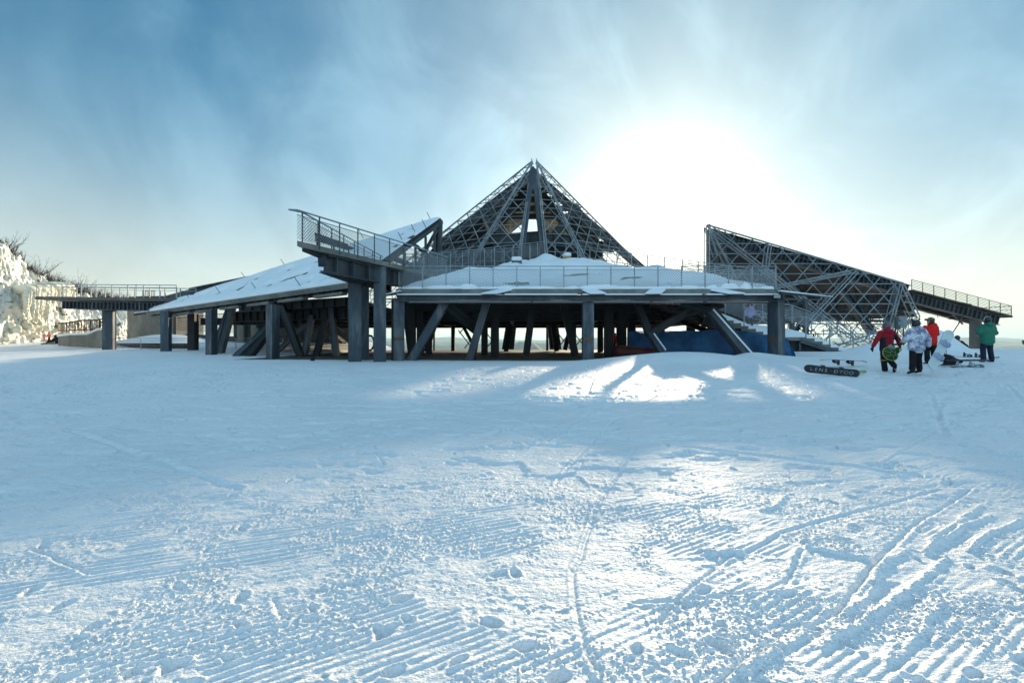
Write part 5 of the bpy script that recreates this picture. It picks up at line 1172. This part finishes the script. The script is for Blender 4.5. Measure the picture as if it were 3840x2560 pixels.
# carried white board: leans up to the right, bindings toward the camera
bl_ = P(3515, 1328, 14.2)
wb_ = board('snowboard', bl_, (0, 0, 0), 'white snowboard with lavender bindings held upright by the person in the tie-dyed jacket', WH, WH, 1.50, .33, bind=LAV, nose=.05)
wb_.rotation_mode = 'QUATERNION'
xa = (P(3575, 1222, 14.35)-P(3478, 1405, 14.0)).normalized(); za = Vector((.05, -1, .1)); za = (za-xa*za.dot(xa)).normalized(); ya = za.cross(xa)
wb_.rotation_quaternion = Matrix((xa, ya, za)).transposed().to_quaternion(); wb_.location = P(3526, 1313, 14.18)
m_ = MB(); m_.box((-.62, -.03, .014), (.028, .045, .004)); lb(m_, 'logo', BGL, wb_, False, .0)
# spare black boot/glove hanging by the binding
fuse('glove', [loft([(P(3497, 1322, 14.05), .05, .05), (P(3492, 1345, 14.05), .06, .05)], 8)]+hand(P(3491, 1342, 14.05), (0, 0, -1), (1, 0, 0), thick=1.4), BLACKC, None, .01) if False else None
# 3 scarlet jacket, turned left
J = std(face=(-.1, .02, 1.60), eL=(-.22, .10, 1.15), wL=(-.20, .28, .98), eR=(.25, .02, 1.13), wR=(.14, .22, .95), dR=(-.6, .5, -.2), dL=(.3, .8, 0))
for k in ('pel', 'ch'): pass
e3, V_, h, fd, sdv, hz_ = person(3490, 1366, 16.9, 'person in scarlet jacket and goggles facing left, half hidden behind the tie-dyed jacket', J, RED2, BLK, HBLK, scale=1.0, puff=1.05)
fuse('neck_warmer', [loft([(V_['nk']+Vector((-.01, 0, .0)), .085, .09), (V_['hd']+fd*.03-Vector((0, 0, .085)), .075, .085)])], BLACKC, e3, .012)
m_ = MB(); m_.box(hz_+fd*.125+Vector((0, 0, .045)), (.045, .17, .075)); lb(m_, 'goggles', mat('goggle_lens', (.12, .14, .15), .1, .3, .8), e3, True, .015)
strap('goggle_strap', e3, hz_+Vector((0, 0, .045)), .128, mat('strap_yellow_black', (.30, .26, .01), .5, col2=(.02, .02, .02), vscale=25), .035, sc=(1, .92))
# 4 green jacket looking down
J = std(hd=(.03, .03, 1.595), eL=(-.31, .02, 1.14), wL=(-.14, .22, 1.12), eR=(.33, .02, 1.13), wR=(.12, .24, 1.12), dL=(.7, .5, .1), dR=(-.7, .5, .1), aL=(-.16, -.02, .085), aR=(.16, -.02, .085), kL=(-.13, .03, .5), kR=(.14, .03, .5), pel=(0, .0, .92))
e4, V_, h, fd, sdv, hz_ = person(3702, 1359, 17.3, 'person in green hooded jacket and navy trousers standing with back turned, looking down', J, GRN, NAVY, HBLK, scale=1.0, puff=1.20, hem=.76)
strap('helmet_band', e4, hz_+Vector((0, 0, .02)), .127, mat('pale_band', (.5, .5, .48), .4), .018, ax=(0, 1, .25), sc=(.96, .98))
# 5 sitting in black beyond the mound
sit = dict(pel=(0, 0, .16), ch=(0, -.02, .46), nk=(0, .02, .66), hd=(0, .05, .80), hL=(-.1, .05, .14), hR=(.1, .05, .14), kL=(-.16, .42, .40), kR=(.16, .42, .40), aL=(-.16, .66, .09), aR=(.16, .66, .09),
           sL=(-.18, 0, .60), sR=(.18, 0, .60), eL=(-.25, .18, .42), eR=(.25, .18, .42), wL=(-.15, .38, .42), wR=(.15, .38, .42))
q = (22.6, 24.2); person(3588, 1280-gz(22.9, 23.8)/23.8*F, 23.8, 'person in black sitting on the snow beside the snow mound, facing right', sit, CHAR, BLK, HBLK, rz=R(-75), hem=.10, coarse=1.3)
# 6 far small people
LIL = cloth('lilac_cloth', (.32, .28, .45))
person(2812, 1232, 29.5, 'person in a lilac jacket coming down the snowy stairs behind the railing', std(), LIL, BLK, HBLK, rz=R(150), coarse=1.6, scale=.95)
person(2306, 1316, 44, 'person in a red jacket far behind the pavilion columns', std(), RED2, BLK, HBLK, rz=R(90), coarse=1.8)
PNK = cloth('pink_cloth', (.55, .22, .24)); ORG = cloth('coral_cloth', (.60, .16, .11)); MAG = cloth('magenta_knit', (.60, .02, .12))
person(166, 1281, 48.5, 'small child in pale pink suit and bright pink hat at the ice cliff foot', std(wR=(.46, .05, 1.05), eR=(.34, .0, 1.15)), PNK, PNK, MAG, scale=.55, coarse=2, puff=1.1)
person(184, 1281, 48.5, 'child in a coral jacket and dark trousers at the foot of the ice cliff', std(wL=(-.46, .05, 1.05), eL=(-.34, .0, 1.15)), ORG, BLK, HBLK, scale=.6, coarse=2)
e7, *_ = person(210, 1293, 46, 'person in black lying back on the snow by the low concrete wall', sit, CHAR, BLK, HBLK, rz=R(110), hem=.1, coarse=1.6, scale=1.1)
board('snowboard', P(182, 1291, 45.4)+Vector((0, 0, .08)), (R(75), R(-8), 0), 'black snowboard on the feet of the person lying by the concrete wall', BGL, BGL, 1.5, .28)

# ------------------------------------------------------------------ boards on the snow
def text(parent, s_, loc, size, mt, rot, name='lettering'):
    cu = bpy.data.curves.new(name, 'FONT'); cu.body = s_; cu.size = size; cu.extrude = .001; cu.align_x = 'CENTER'; cu.align_y = 'CENTER'
    tmp = bpy.data.objects.new(name, cu); COL.objects.link(tmp); dg = bpy.context.evaluated_depsgraph_get()
    me = bpy.data.meshes.new_from_object(tmp.evaluated_get(dg)); bpy.data.objects.remove(tmp); me.materials.clear(); me.materials.append(mt)
    o = bpy.data.objects.new(name, me); COL.objects.link(o); o.parent = parent; o.location = loc; o.rotation_euler = rot; return o
bb = board('snowboard', (0, 0, 0), (0, 0, 0), 'black snowboard with large pale lettering standing on its edge', BGL, BGL, 1.52, .27, bind=BLACK, nose=.05)
xa = (P(3208, 1400, 14.25)-P(3032, 1381, 14.7)).normalized(); za = Vector((0.25, 1, .28)); za = (za-xa*za.dot(xa)).normalized(); ya = za.cross(xa)
bb.rotation_mode = 'QUATERNION'; bb.rotation_quaternion = Matrix((xa, ya, za)).transposed().to_quaternion(); bb.location = P(3119, 1391, 14.5)
LET = mat('faded_print', (.16, .20, .23), .3, 0, .6, col2=(.45, .48, .50), vscale=3.2)
# mirrored so that it reads from the base side
sx_ = -0.52
for i, ch_ in enumerate('LENS·DYOO'):
    text(bb, ch_, (-.56+i*.135, 0.0, -.003), .155, LET, (R(180), 0, 0))
gb = board('snowboard', (0, 0, 0), (0, 0, 0), 'lime green snowboard lying flat, its tip poking out behind the lettered black board', LIME, LIME, 1.3, .26, nose=.05)
gb.location = P(3170, 1397, 14.9)+Vector((0, 0, .04)); gb.rotation_euler = (R(14), R(2), R(-2))
m_ = MB(); [m_.box((.36+i*.07, .02, .016), (.03, .022, .004)) for i in range(3)]; lb(m_, 'marking', BGL, gb, False)
x, y = P(3162, 0, 16.9).x, 16.9
wb2 = board('snowboard', (x, y, gz(x, y)+.27), (R(180), R(2.5), R(-4)), 'pale cream snowboard lying upside down on its dark bindings', CREAM, CREAM, 1.66, .28, bind=mat('maroon_binding', (.05, .012, .012), .5, col2=(.02, .01, .01)), nose=.05)
x, y = P(3640, 0, 15.9).x, 15.9; zg = gz(x, y)
g_ = 'boards and bags dumped on the snow'
board('snowboard', P(3625, 1378, 15.9), (R(18), R(-3), R(4)), 'dark snowboard with pale grey bindings lying by the black bag', mat('dark_pattern', (.02, .025, .03), .3, col2=(.20, .24, .26), vscale=9), BGL, 1.15, .28, bind=GRYP)
board('snowboard', P(3650, 1342, 18.6)+Vector((0, 0, .02)), (0, R(2), R(3)), 'thin dark snowboard lying flat behind the black bag, near the green jacket', mat('grey_top', (.12, .15, .17), .3), BGL, 2.2, .26, bind=BLACK)
m_ = MB(); a, b = P(3540, 1352, 16.2), P(3672, 1350, 16.2); m_.beam(a, b, .14, .05, (0, .2, 1)); m_.beam(b, b+Vector((.35, 0, -.01)), .12, .045, (0, .2, 1))
m_.build('ski', BLACK, label='pair of black skis strapped together lying across the black bag', cat='skis', bevel=.01, origin=a)
bg_ = empty('gear_bag', P(3550, 1362, 16.3), 'slumped black gear bag under the ski poles', 'bag')
def rel(px, y_, D): return P(px, y_, D)-Vector(bg_.location)
fuse('bag_body', [loft([(rel(3540, 1340, 16.3), .13, .14), (rel(3556, 1344, 16.3), .14, .15), (rel(3580, 1352, 16.3), .09, .10), (rel(3605, 1356, 16.3), .06, .06)], 12), loft([(rel(3545, 1360, 16.2), .10, .06), (rel(3580, 1364, 16.2), .06, .04)])], BLACKC, bg_, .015)
m_ = MB(); m_.slab([rel(3528, 1366, 16.1), rel(3560, 1352, 16.1), rel(3590, 1366, 16.1)], .05, nrm=(0, -.7, .7)); lb(m_, 'flap', BLACKC, bg_, False)
m_ = MB(); m_.box(rel(3527, 1347, 16.2), (.14, .12, .16)); lb(m_, 'pocket', BLACK, bg_, False, .02)
for i, (x0, x1) in enumerate(((3541, 3546), (3548, 3549))):
    e = empty('ski_pole', P(x0, 1338, 16.2), ('left' if i == 0 else 'right')+' of the two black ski poles with pale grips standing by the black bag', 'ski pole', 'ski poles standing in the snow')
    m_ = MB(); m_.tube(P(x0, 1352, 16.2), P(x1, 1265, 16.25), .009, 6); m_.build('shaft', BLACK, e)
    m_ = MB(); m_.tube(P(x1, 1272, 16.25), P(x1, 1260, 16.25), .022, 8); m_.build('grip', BLACK, e)
    m_ = MB(); k = 12; c = P(x1+(-4 if i == 0 else 5), 1260, 16.2); m_.path([c+Vector((.07*math.cos(2*math.pi*j/k), 0, .028*math.sin(2*math.pi*j/k))) for j in range(k+1)], .011, 5); m_.build('wrist_loop', mat('pale_grip', (.6, .62, .62), .5), e)
# patterned board entering at the right edge
pb = board('snowboard', P(3880, 1285, 12.5), (R(80), R(2), 0), 'snowboard with a black and pale pattern entering the picture at the right edge', BGL, mat('splatter', (.01, .012, .015), .3, col2=(.40, .48, .50), vscale=11, f_lo=.47, f_hi=.53), .62+.15, .13, nose=.03)
e8, *_ = person(3935, 1385, 12.6, 'person in dark clothes carrying the patterned snowboard at the right edge', std(eL=(-.26, .05, 1.05), wL=(-.20, .12, .82)), CHAR, BLK, HBLK, coarse=1.6)

# ------------------------------------------------------------------ haze in the valley air
HAZE = bpy.data.materials.new('haze'); HAZE.use_nodes = True; t = HAZE.node_tree; t.nodes.remove(t.nodes['Principled BSDF'])
pv = N(t, 'ShaderNodeVolumePrincipled'); pv.inputs['Color'].default_value = (.62, .88, 1.0, 1); pv.inputs['Density'].default_value = HAZE_D; pv.inputs['Anisotropy'].default_value = .25
L(t, pv.outputs[0], t.nodes['Material Output'].inputs['Volume'])
m_ = MB(); m_.box((0, 14000, -140), (90000, 75000, 690)); m_.build('haze', HAZE, kind='stuff')
